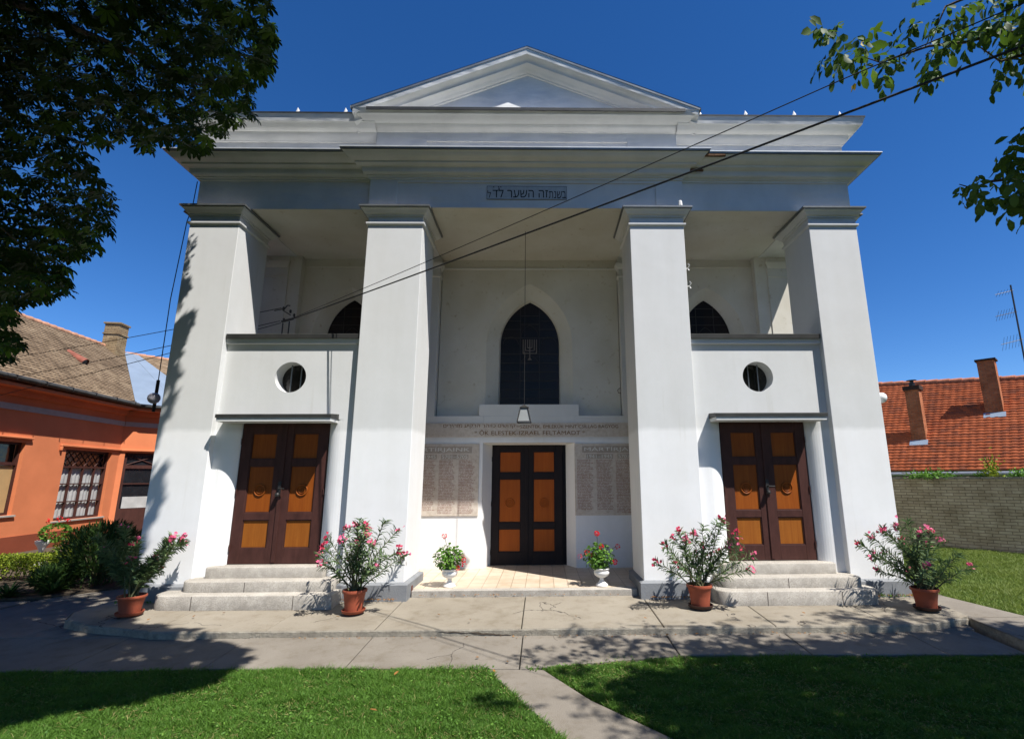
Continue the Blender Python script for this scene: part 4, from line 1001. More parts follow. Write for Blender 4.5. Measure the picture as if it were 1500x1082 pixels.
def courses(name, e0, e1, r1, r0, rh, cw, lift, wave, mat, parent):
    """overlapping tile courses laid from eave (e0-e1) to ridge (r0-r1)"""
    e0, e1, r1, r0 = (np.array(p, float) for p in (e0, e1, r1, r0)); ax = unit(e1 - e0); nrm = unit(np.cross(e1 - e0, r0 - e0)); ay = np.cross(nrm, ax)
    H = (r0 - e0) @ ay; nr = int(H / rh); Lw = max(np.linalg.norm(e1 - e0), np.linalg.norm(r1 - r0)); nc = int(Lw / cw * 3)
    V = []; F = []; UV = []
    for i in range(nr):
        f0, f1 = i / nr, min((i + 1.25) / nr, 1)
        for k_, (f, hh) in enumerate(((f0, lift * .15), (f0, lift), (f1, 0))):
            a = e0 + (r0 - e0) * f; b = e1 + (r1 - e1) * f; t = np.linspace(0, 1, nc + 1)[:, None]; p = a + (b - a) * t
            x = (p - e0) @ ax; jit = np.interp(x / cw, np.arange(0, 200), rng.normal(0, 1, 200)) * lift * .12
            h_ = hh + wave * (.5 + .5 * np.sin(x / cw * 2 * math.pi + (i % 2) * (0 if wave > .01 else math.pi))) + jit * (k_ == 1)
            low = (0.02 * np.sin(x / cw * 2 * math.pi + (i % 2) * math.pi) if wave < .01 and k_ < 2 else 0 * x)
            V.append(p + nrm * h_[:, None] + ay * low[:, None]); UV.append(np.column_stack([x, np.full(nc + 1, i * rh + (0 if k_ < 2 else rh * .98))]))
        base_ = i * 3 * (nc + 1); c_ = np.arange(nc)
        for k_ in (0, 1):
            A = base_ + k_ * (nc + 1) + c_; F.append(np.column_stack([A, A + 1, A + nc + 2, A + nc + 1]))
    V = np.concatenate(V); F = np.concatenate(F); UV = np.concatenate(UV)
    o = fastmesh(name, V, F, mat, parent); u_ = o.data.uv_layers.new(name='UVMap'); li = np.zeros(len(o.data.loops), np.int32); o.data.loops.foreach_get('vertex_index', li); u_.data.foreach_set('uv', UV[li].astype(np.float32).ravel())
    return o
def ridge(pts, r, mat, parent, step=.34):
    mb = MB(); a, b = np.array(pts[0], float), np.array(pts[1], float); L_ = np.linalg.norm(b - a); d = (b - a) / L_; n = int(L_ / step)
    for i in range(n):
        p, q = a + d * i * step, a + d * ((i + 1) * step + .03); mb.tube([p + UPV * .0, q + UPV * .018], [r, r * 1.12], 10)
    return mb.build('ridge_tiles', mat, parent, smooth=60)
rmain = courses('roof', hp(S0, -.47, ez - .06), E0, vt, hp(S0, run, RZ), .145, .17, .028, .004, TILEB, house)
we = E0 + D2 * 9; wing_top = vt + D2 * 9
courses('roof', E0 + D2 * 2.4, we, wing_top, vt + D2 * .35, .145, .17, .028, .004, TILEB, house)
quad_uv('valley_sheet', [E0 - D1 * .12 + UPV * .045, E0 + D2 * 2.45 + UPV * .045, vt + D2 * .40 + UPV * .045, vt - D1 * .10 + UPV * .045], ZINC, house, .03)
MB().tube([E0 + D2 * 1.3 + UPV * .05, vt + D2 * .15 + UPV * .05], .012, 4).build('sheet_seam', simple('dark_seam', (.12, .15, .18), .5, .1), house)
RIDM = simple('ridge_tile_clay', (.40, .21, .13), .9, .35, 6, 40, .01, .1)
ridge([hp(S0, run, RZ - .03), vt - UPV * .03], .10, RIDM, house); ridge([vt - UPV * .03, wing_top - UPV * .03], .10, RIDM, house)
# far side slope so that the ridge is a real roof
quad_uv('roof', [vt, hp(S0, run, RZ), hp(S0, run * 2, ez), vt + IN1 * run + UPV * (ez - RZ)][::-1], TILEB, house)
# round vent in the roof
n_ = np.cross(D1, IN1 * (run + .34) + UPV * (RZ - ez)); q0_ = hp(S0, -.34, ez); r_ = ray(124, 536); vp = CAM + r_ * (((q0_ - CAM) @ n_) / (r_ @ n_)) - UPV * .05
m = MB().tube([vp + IN1 * .62 + UPV * .52, vp - IN1 * .0 + UPV * .16], [.12, .145], 14, cap=False); v = m.build('roof_vent', simple('vent_red', (.22, .07, .045), .8, .3), house, smooth=60)
m = MB().tube([vp + IN1 * .05 + UPV * .17, vp + IN1 * .04 + UPV * .165], .13, 14); m.build('vent_opening', IRON, v)
# chimney
def chimney(name, base, ztop_, wd, ax, ay, mat, parent, capmat, cap_h=.10, over=.05):
    me = bpy.data.meshes.new(name); b = np.array(base, float); ax, ay = np.array(ax), np.array(ay); vs = []; 
    for z in (b[2] - .9, ztop_):
        for i, j in ((-1, -1), (1, -1), (1, 1), (-1, 1)): q = b + ax * wd / 2 * i + ay * wd / 2 * j; vs.append((q[0], q[1], z))
    me.from_pydata(vs, [], [(0, 1, 5, 4), (1, 2, 6, 5), (2, 3, 7, 6), (3, 0, 4, 7), (4, 5, 6, 7)])
    u = me.uv_layers.new(name='UVMap')
    for p in me.polygons:
        for k_, li in enumerate(p.loop_indices):
            vv = me.vertices[me.loops[li].vertex_index].co; u.data[li].uv = ((k_ in (1, 2)) * wd, vv.z)
    me.materials.append(mat); o = bpy.data.objects.new(name, me); col.objects.link(o); o.parent = parent; o.matrix_parent_inverse = Matrix.Translation(parent.location).inverted()
    MB().obox(np.array([b[0], b[1], ztop_ - .01]) - (ax + ay) * (wd / 2 + over), ax, ay, UPV, wd + 2 * over, wd + 2 * over, cap_h).build('chimney_cap', capmat, o)
    return o
cb = vt - D1 * 1.15 - IN1 * .22
ch = chimney('chimney', (cb[0], cb[1], RZ - .5), 8.40, .56, D1, IN1, BRICKO, house, BRICKO, .07, .045)
MB().obox(np.array([cb[0], cb[1], 7.95]) - (D1 + IN1) * .31, D1, IN1, UPV, .62, .62, .06).build('chimney_band', BRICKO, ch)
for o in bpy.data.objects:
    if o.name.startswith('chimney_') and not o.data.uv_layers:
        u = o.data.uv_layers.new(name='UVMap')
        for i, lp in enumerate(o.data.loops): vv = o.data.vertices[lp.vertex_index].co; u.data[i].uv = (vv.x + vv.y, vv.z)

# ================================================================== RIGHT: boundary wall and tiled house
q1 = np.array([10.957, 6.208, 0]); q2 = np.array([12.301, 4.683, 0]); DW = (q2 - q1) / np.linalg.norm(q2 - q1); NW = np.array([-DW[1], DW[0], 0]); NW = NW if NW[1] > 0 else -NW
def wp(s, o, z): return q1 + DW * s + NW * o + UPV * z
bwall = thing('brick_boundary_wall', 'long weathered pale brick garden wall behind the right lawn', 'wall', tuple(wp(0, 0, 0)))
def uvbox(name, s0, s1, o0, o1, z0, z1, mat, parent):
    me = bpy.data.meshes.new(name); pts = [wp(s, o, z) for z in (z0, z1) for s, o in ((s0, o0), (s1, o0), (s1, o1), (s0, o1))]
    me.from_pydata([tuple(p) for p in pts], [], [(4, 5, 6, 7), (0, 1, 5, 4), (1, 2, 6, 5), (2, 3, 7, 6), (3, 0, 4, 7)]); u = me.uv_layers.new(name='UVMap')
    for i, lp in enumerate(me.loops):
        k_ = lp.vertex_index; u.data[i].uv = ((s0, s1, s1, s0)[k_ % 4] + ((0, 0, .3, .3)[k_ % 4]), (z0, z1)[k_ // 4])
    me.materials.append(mat); o = bpy.data.objects.new(name, me); col.objects.link(o); o.parent = parent
    if parent.type == 'EMPTY': o.matrix_parent_inverse = Matrix.Translation(parent.location).inverted()
    return o
bpart = uvbox('brickwork', -8, 9, 0, .28, -.1, 1.93, BRICKY, bwall)
mb = MB()
s = -8
while s < 9:
    L_ = .27; mb.obox(wp(s, -.03, 1.932 + rng.normal() * .006), DW, NW, UPV, L_ - .012, .34, .055); s += L_
mb.build('coping', simple('coping_brick', (.24, .21, .165), .95, .4, 9, 40, .01, .1), bwall)
nh = thing('red_roofed_house', 'low house with a red tiled roof and brick chimneys beyond the garden wall', 'house', (14, 9, 0))
eA, eB = np.array([12.98, 10.0, 2.17]), np.array([15.28, 7.39, 2.21]); ed = (eB - eA); eA2 = eA - ed * 1.6; eB2 = eB + ed * 2.2
nv = np.array([.750, .661, 0])
def rp_(s, o): b = eA + ed * s; return np.array([b[0], b[1], 2.19]) + nv * o + UPV * o * (.9135 - .0715 * s)
courses('roof', rp_(-1.1, 0), rp_(1.9, 0), rp_(1.9, 4.05), rp_(-1.1, 4.05), .165, .22, .03, .022, TILER, nh)
quad_uv('roof', [rp_(1.9, 4.05), rp_(1.9, 4.05) + nv * 4 - UPV * 3.7, rp_(-1.1, 4.05) + nv * 4 - UPV * 3.7, rp_(-1.1, 4.05)], TILER, nh)
ridge([rp_(-1.1, 4.05), rp_(1.9, 4.05)], .11, simple('ridge_clay_red', (.42, .17, .10), .9, .35, 6, 40, .01, .1), nh, .40)
a = rp_(-1.1, .35); b = rp_(1.9, .35); m = MB(); edn = np.array([ed[0], ed[1], 0]) / np.linalg.norm(ed[:2]); m.obox(np.array([a[0], a[1], 0]), edn, nv, UPV, np.linalg.norm(b - a), .3, 2.35); m.build('wall', simple('house_wall_grey', (.18, .15, .12), .9, .2), nh)
m = MB().tube([rp_(-1.1, -.09) - UPV * .03, rp_(1.9, -.09) - UPV * .03], .075, 10); gt = m.build('gutter', simple('steel_gutter', (.42, .43, .44), .35, .15, 3, 10, 0, .5, .6), nh, smooth=60)
m = MB()
for s in np.linspace(-1.0, 1.8, 10): p = rp_(s, -.09) - UPV * .03; m.tube([p - nv * .085 - UPV * .02, p - UPV * .09, p + nv * .085], .014, 4)
m.build('gutter_bracket', FLASHD, gt)
SOOT = simple('soot_brick', (.055, .035, .028), .9, .3, 12, 40, .01, .1)
c_a = chimney('chimney', (14.46, 10.46, 3.5), 5.22, .44, edn, nv, BRICKR, nh, SOOT, .16, .05)
MB().lathe([(.10, 0), (.10, .14), (.06, .15), (.06, .22), (.17, .235), (.17, .25), (.0, .27)], (14.46, 10.46, 5.36), 12).build('flue_cowl', IRON, c_a)
c_b = chimney('chimney', (16.75, 9.62, 4.6), 6.16, .50, edn, nv, BRICKR, nh, SOOT, .07, .05)
for (x, y), wd in (((14.46, 10.46), .44), ((16.75, 9.62), .50)):
    b = np.array([x, y, 0]); o = (b - eA) @ nv - wd / 2 - .03; s = ((b - eA) @ edn) / np.linalg.norm(ed[:2])
    c0 = rp_(s, o) - edn * (wd / 2 + .06); MB().obox(c0 - nv * .16 - UPV * .13, edn, nv + UPV * .925, np.array([-.3, -.26, .9]), wd + .12, .20, .035).build('lead_flashing', ZINC, nh)
# aerial
an = thing('tv_aerial', 'tall tv aerial mast rising behind the red roof', 'aerial', (22.5, 14, 0))
MB().tube([(22.45, 14, 0), (22.62, 14, 10.9)], .035, 6).build('mast', IRON, an)
def yagi(z, L_, ang, n, el):
    d = np.array([math.cos(ang), math.sin(ang), .25]); d /= np.linalg.norm(d); e = np.array([-d[1], d[0], 0]); c0 = np.array([22.56, 14, z]); m = MB().tube([c0 - d * L_, c0 + d * .15], .014, 5)
    for i in range(n): p = c0 - d * L_ * (i + .3) / n; m.tube([p - UPV * el + e * .1, p + UPV * el - e * .1], .008, 4)
    m.build('aerial_array', IRON, an)
yagi(9.55, 1.25, .2, 7, .22); yagi(8.2, 1.1, .1, 6, .3); yagi(10.6, .8, 0, 5, .12)

# plants growing on top of the boundary wall
def tuft(name, label, c, r, h, n, mat, size, group=None):
    t = thing(name, label, 'plant', tuple(c), group)
    P = np.array(c) + np.column_stack([rng.normal(0, r, n), rng.normal(0, r * .6, n), np.abs(rng.normal(0, h * .5, n))])
    D = unit(np.column_stack([rng.normal(0, 1, n), rng.normal(0, 1, n), rng.normal(.3, .6, n)])); leaves('foliage', P, D, rdir(n), size * rng.uniform(.6, 1.2, n), size * .5, mat, t)
    m = MB()
    for i in range(5): a = rng.normal(0, r, 2); m.tube([tuple(c), (c[0] + a[0] * .5, c[1] + a[1] * .3, c[2] + h * .5), (c[0] + a[0], c[1] + a[1] * .6, c[2] + h)], .008, 4)
    m.build('stem', TWIG, t); return t
def onwall(u): 
    r = ray(u, 697); n_ = np.array([NW[0], NW[1], 0]); t = ((wp(0, .15, 0) - CAM) @ n_) / (r @ n_); p = CAM + r * t; return (p[0], p[1], 1.95)
tuft('wall_plant', 'low leafy green plant spreading on top of the brick wall, nearest the synagogue', onwall(1365), .26, .16, 420, LEAF_GE, .10)
tuft('wall_plant', 'taller pale green plant on the brick wall, in the middle of the row', onwall(1455), .10, .55, 200, LEAF_HE, .09)
tuft('wall_plant', 'bushy green plant on the brick wall at the right edge', onwall(1494), .12, .2, 160, LEAF_GE, .09)
tuft('wall_plant', 'small dark green sprig on the brick wall beside the taller plant', onwall(1437), .08, .16, 80, LEAF_GE, .08)

# ================================================================== TREES
def land(p):
    """where the shadow of point p falls: (x, y, z, onwall)"""
    p = np.asarray(p); t = -p[:, 1]; zw = p[:, 2] - 2.44 * t; xw = p[:, 0] - 1.15 * t
    wall = (zw > .2) & (np.abs(xw) < 6.3)
    tg = np.maximum(p[:, 2], 0) / 2.44
    return np.where(wall, xw, p[:, 0] - 1.15 * tg), np.where(wall, 0, p[:, 1] + tg), np.where(wall, zw, 0), wall
def palmate(P, size, n_l=6):
    """horse-chestnut style leaves: leaflets fanned round a drooping petiole end"""
    n = len(P); out = []
    az = rng.uniform(0, 2 * math.pi, n); tilt = rng.uniform(.15, .75, n)
    A = np.column_stack([np.cos(az), np.sin(az), -tilt]); A = unit(A)
    S = unit(np.cross(A, np.tile([0, 0, 1.], (n, 1)))); U = unit(np.cross(S, A))
    Pb, D, N, L = [], [], [], []
    for k in range(n_l):
        th = (k - (n_l - 1) / 2) * (.66 + rng.normal(0, .04, n)); L_ = size * (1 - .16 * abs(k - (n_l - 1) / 2)) * rng.uniform(.85, 1.1, n)
        d = A * np.cos(th)[:, None] + S * np.sin(th)[:, None] - U * .12
        Pb.append(P); D.append(d); N.append(U + rng.normal(0, .18, (n, 3))); L.append(L_)
    return np.concatenate(Pb), np.concatenate(D), np.concatenate(N), np.concatenate(L)
# ---- chestnut on the left
chest = thing('chestnut_tree', 'large dark horse chestnut tree overhanging the upper left', 'tree', (-7.3, -5.6, -.05))
VIS = [(-900, -1400), (360, -1400), (395, -20), (405, 55), (398, 100), (372, 120), (370, 172), (342, 188), (330, 205), (292, 226), (258, 208), (236, 212), (218, 224), (190, 200), (168, 216), (134, 208), (130, 232), (152, 262), (174, 292), (160, 322), (176, 336), (140, 350), (136, 372), (98, 380), (104, 428), (66, 440), (44, 436), (8, 470), (-300, 530), (-900, 570)]
# two lower sprays crossing the view at the far left edge
VIS2 = [(-300, 470), (12, 478), (34, 500), (36, 508), (8, 528), (-300, 570)]
cand = []
N_ = 52000
u = np.concatenate([rng.uniform(-700, 425, N_ - 1500), rng.uniform(-120, 140, 1500)]); v = np.concatenate([rng.uniform(-900, 540, N_ - 1500), rng.uniform(330, 530, 1500)]); t = rng.uniform(4.3, 8.6, N_)
P = CAM + t[:, None] * (FWD + ((u - U0) / FPX)[:, None] * RT - ((v - 541) / FPX)[:, None] * UP)
lx, ly, lz, wl = land(P)
ok = (inpoly(u, v, VIS) | inpoly(u, v, VIS2)) & (P[:, 2] > 2.5) & (P[:, 2] < 9.8) & (P[:, 1] < -.7)
ok &= ~(wl & (lx > -5.95)) 
GSH = [(-30, 4), (-6.0, 4), (-6.0, .3), (-5.75, -.75), (-4.95, -1.05), (-3.9, -1.42), (-3.15, -1.95), (-3.1, -2.35), (-3.2, -2.7), (-3.6, -3.05), (-4.0, -3.35), (-4.6, -3.7), (-6.2, -4.7), (-8, -9), (-30, -12)]
ok &= (wl | inpoly(lx, ly, GSH))
Pv = P[ok]; keep = rng.random(len(Pv)) < .85 if len(Pv) > 9000 else np.ones(len(Pv), bool); Pv = Pv[keep]
# overhead part that only shades the ground
gx = rng.uniform(-12, -2.9, 90000); gy = rng.uniform(-8, 1.5, 90000); tt = rng.uniform(1.9, 4.0, 90000)
Q = np.column_stack([gx + 1.15 * tt, gy - tt, 2.44 * tt])
uu, vv, dd = proj(Q); offv = (dd < .3) | (uu < -60) | (vv < -70)
lx, ly, lz, wl = land(Q)
ok = inpoly(gx, gy, GSH) & offv & ~(wl & (lx > -5.95)) & (((Q - CAM) ** 2).sum(1) > 3.5) & (Q[:, 1] < -.7)
Qv = Q[ok][:15000]
# a lower arm of the crown in front of the corner pillar: its shadow lands on the pillar
def shadow_blob(cx_, cz_, rx, rz, n, tlo, thi):
    a = rng.uniform(0, 2 * math.pi, n); r = np.sqrt(rng.random(n)); x = cx_ + rx * r * np.cos(a); z = cz_ + rz * r * np.sin(a); t = rng.uniform(tlo, thi, n)
    return np.column_stack([x + 1.15 * t, -t, z + 2.44 * t])
SB = np.concatenate([shadow_blob(-5.84, 4.50, .20, .27, 170, 1.35, 1.9), shadow_blob(-5.95, 4.05, .15, .32, 110, 1.35, 1.9), shadow_blob(-5.92, 3.1, .12, .26, 70, 1.6, 2.2), shadow_blob(-6.0, 5.25, .05, .10, 16, 1.1, 1.5)])
uu, vv, dd = proj(SB); SB = SB[inpoly(uu, vv, VIS)]; print('SB', len(SB), 'Pv', len(Pv), 'Qv', len(Qv))
PB, D, Nn, L = palmate(Qv, .24)
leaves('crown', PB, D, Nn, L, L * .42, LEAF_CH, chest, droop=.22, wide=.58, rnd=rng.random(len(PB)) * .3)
PB, D, Nn, L = palmate(Pv, .125); uu_, vv_, dd_ = proj(Pv); rv = np.tile(rng.random(len(Pv)) ** np.where(uu_ > 300, 2.2, 6), 6)  # leaves on the crown's right side coloured brighter, as if sunlit
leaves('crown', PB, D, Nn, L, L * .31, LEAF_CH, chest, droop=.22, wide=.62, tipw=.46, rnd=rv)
PB, D, Nn, L = palmate(SB, .13)
fronds = leaves('crown_spray', PB, D, Nn, L, L * .40, LEAF_CH, chest, droop=.22, wide=.58)
m = MB(); m.tube([(-7.3, -5.6, -.1), (-7.25, -5.6, 1.2), (-7.1, -5.5, 2.6), (-6.9, -5.4, 4.0), (-6.6, -5.3, 5.6), (-6.3, -5.1, 7.4)], [.36, .29, .26, .23, .17, .08], 14); m.build('trunk', BARK, chest, smooth=60)
m = MB()
allp = np.concatenate([Pv, Qv])
for i in range(46):
    q = allp[rng.integers(len(allp))]; s_ = np.array([-6.9, -5.4, 3.6 + rng.random() * 3.2]); md = (s_ + q) / 2 + np.array([0, 0, .35]) + rng.normal(0, .15, 3)
    m.tube([s_, (s_ + md) / 2 + (0, 0, .1), md, (md + q) / 2 + (0, 0, .08), q], [.075, .055, .04, .022, .008], 6)
m.build('branch', BARK, chest, smooth=60)

# ---- walnut on the right
wal = thing('walnut_tree', 'walnut tree reaching in from the right with oval leaves against the sky', 'tree', (9.0, -7.2, .05))
def wleaf(P, A, size, nl):
    """compound leaves: rachis from P along A with paired leaflets"""
    n = len(P); A = unit(A); S = unit(np.cross(A, np.tile([0, 0, 1.], (n, 1)) + rng.normal(0, .3, (n, 3)))); U = unit(np.cross(S, A))
    Pb, D, N, L = [], [], [], []
    for k in range(nl):
        f = (k // 2 + 1) / (nl // 2 + 1); sd = 1 if k % 2 else -1
        if k == nl - 1: sd = 0; f = 1
        base = P + A * (size * 1.9 * f)[:, None] - np.array([0, 0, 1.]) * (size * .5 * f * f)[:, None]
        d = A * (.45 if sd else 1) + S * sd * .8 + np.array([0, 0, -.45]) + rng.normal(0, .22, (n, 3))
        Pb.append(base); D.append(d); N.append(U + rng.normal(0, .35, (n, 3))); L.append(size * rng.uniform(.75, 1.15, n))
    return np.concatenate(Pb), np.concatenate(D), np.concatenate(N), np.concatenate(L)
branches = [  # pixel path of a limb seen against the sky, distance, leaf clusters beside it
    ([(1560, 30), (1510, 45), (1460, 50), (1415, 62), (1360, 68), (1318, 82), (1290, 92), (1255, 80)], 5.0),
    ([(1560, -30), (1480, -20), (1420, -5), (1385, 10), (1372, 40), (1362, 66)], 5.3),
    ([(1560, 60), (1500, 80), (1465, 90), (1425, 62)], 4.8),
    ([(1570, 250), (1520, 255), (1480, 262), (1450, 266), (1425, 276), (1405, 270)], 4.5),
    ([(1570, 300), (1520, 285), (1490, 290), (1475, 300)], 4.4)]
wpts = []; m = MB()
for path_, t in branches:
    pp = [at_t(u_, v_, t + .03 * i) for i, (u_, v_) in enumerate(path_)]
    m.tube([np.array([9.0, -7.0, 5.0])] + [(np.array([9.0, -7.0, 5.0]) + pp[0]) / 2 + (0, 0, .4)] + pp, [.10, .05] + list(np.linspace(.022, .004, len(pp))), 6)
    wpts.append(np.array(pp))
clus = [(1208, 62, 7, 26), (1240, 78, 7, 22), (1262, 92, 4, 14), (1295, 100, 5, 16), (1235, 45, 3, 12), (1265, 60, 3, 12), (1335, 70, 8, 26), (1360, 95, 6, 22), (1375, 50, 10, 26), (1350, 20, 5, 16), (1400, 25, 8, 24), (1385, 85, 6, 20), (1420, 45, 9, 24), (1440, 60, 7, 22), (1378, 108, 2, 8), (1470, 20, 15, 30), (1500, 60, 16, 30), (1480, 50, 12, 26), (1535, 30, 30, 40), (1460, 95, 4, 14), (1490, 100, 5, 16), (1545, 90, 20, 30),
        (1413, 284, 4, 12), (1436, 268, 4, 13), (1430, 292, 3, 10), (1470, 245, 4, 16), (1492, 222, 5, 16), (1484, 258, 7, 16), (1498, 285, 8, 20), (1478, 302, 5, 14), (1468, 318, 2, 9), (1540, 260, 26, 40), (1535, 310, 18, 26), (1530, 220, 16, 26), (1470, 232, 2, 6)]
P = []; 
for cu, cv, n, sp_r in clus:
    n = int(n * 1.0)
    t = (5.0 if cv < 160 else 4.45)
    for i in range(int(n * (1.25 if cu < 1300 else .85 if cu < 1480 else 1))): P.append(at_t(cu + rng.normal(0, sp_r * .45), cv + rng.normal(0, sp_r * .42) - (8 if cv < 160 else 20), t + rng.normal(0, .22)))
P = np.array(P); n = len(P); A = np.column_stack([rng.normal(-.2, .6, n), rng.normal(0, .6, n), rng.normal(-.5, .4, n)])
PB, D, Nn, L = wleaf(P, A, np.full(n, .115) * rng.uniform(.65, 1.2, n), 5)
rv = rng.random(len(PB)) ** 1.6
leaves('crown', PB, D, Nn, L, L * .50, LEAF_WA, wal, droop=.3, fold=.12, wide=.48, rnd=rv, tipw=.40)
k = [at_t(1262, 62, 5.0), at_t(1268, 57, 5.02), at_t(1252, 122, 5.0), at_t(1247, 126, 5.0)]
leaves('yellow_leaves', np.array(k), np.array([(.2, 0, -1), (-.5, 0, -.6), (-.2, 0, -1), (.1, .1, -1.)]), rdir(4), np.full(4, .075), .04, LEAF_YE, wal)
# crown outside the picture: shades the right lawn
GR = [(1.1, -2.75), (1.9, -2.25), (2.2, -1.9), (3.0, -1.75), (4.2, -1.62), (5.2, -1.45), (6.0, -1.3), (9, -2.0), (12, -4), (14, -12), (2.5, -12), (1.7, -5.0), (1.25, -3.6), (.95, -3.1)]
def rejection(poly, lo, hi, n, tlo, thi, margin=70):
    gx = rng.uniform(lo[0], hi[0], n); gy = rng.uniform(lo[1], hi[1], n); tt = rng.uniform(tlo, thi, n)
    Q = np.column_stack([gx + 1.15 * tt, gy - tt, 2.44 * tt]); uu, vv, dd = proj(Q)
    off = (dd < .3) | (uu > 1500 + margin) | (vv < -margin) | (uu < -margin)
    lx, ly, lz, wl = land(Q)
    return Q[inpoly(gx, gy, poly) & off & ~wl & (((Q - CAM) ** 2).sum(1) > 4)]
Qa = rejection(GR, (.9, -12), (14, -1.2), 80000, 2.0, 4.2)[:17000]
# dapple: isolated sprays
dap = []
for (gx, gy, r, n) in ((-.15, -3.2, .22, 26), (.55, -2.45, .2, 16), (1.3, -1.95, .55, 30), (2.1, -1.7, .5, 36), (.62, -1.2, .2, 12), (1.0, -1.55, .3, 18), (3.2, -1.35, .6, 26), (4.6, -1.1, .5, 60), (5.4, -.75, .45, 40), (4.4, -.75, .3, 14), (5.0, -.5, .25, 12), (2.9, -1.5, .3, 16), (4.8, -1.35, .5, 50), (5.7, -1.2, .5, 50), (6.3, -1.5, .5, 50), (1.1, -3.4, .4, 40), (.75, -3.0, .25, 18), (1.4, -2.9, .4, 50), (1.2, -3.9, .4, 20)):
    x = gx + rng.normal(0, r * .6, n); y = gy + rng.normal(0, r * .35, n); t = rng.uniform(2.55, 3.4, n); Q = np.column_stack([x + 1.15 * t, y - t, 2.44 * t]); uu, vv, dd = proj(Q)
    dap.append(Q[(dd < .3) | (uu > 1530) | (vv < -30)])
Qb = np.concatenate(dap)
n = len(Qa); A = np.column_stack([rng.normal(0, 1, n), rng.normal(0, 1, n), rng.normal(-.3, .4, n)])
PB, D, Nn, L = wleaf(Qa, A, np.full(n, .17), 7); leaves('crown', PB, D, Nn, L, L * .55, LEAF_WA, wal, droop=.3)
n = len(Qb); A = np.column_stack([rng.normal(0, 1, n), rng.normal(0, 1, n), rng.normal(-.3, .4, n)])
PB, D, Nn, L = wleaf(Qb, A, np.full(n, .085), 7); leaves('crown_spray', PB, D, Nn, L, L * .5, LEAF_WA, wal, droop=.3)
m.tube([(9.0, -7.2, -.1), (9.0, -7.15, 1.5), (8.95, -7.1, 3.0), (9.0, -7.0, 5.0), (8.7, -7.0, 7.2), (8.2, -6.9, 9.0)], [.30, .24, .21, .17, .11, .04], 12)
for i in range(30):
    q = Qa[rng.integers(len(Qa))]; s_ = np.array([9.0, -7.0, 3.5 + rng.random() * 3.5]); md = (s_ + q) / 2 + (0, 0, .3)
    m.tube([s_, md, q], [.06, .035, .008], 6)
m.build('trunk', BARK, wal, smooth=60)

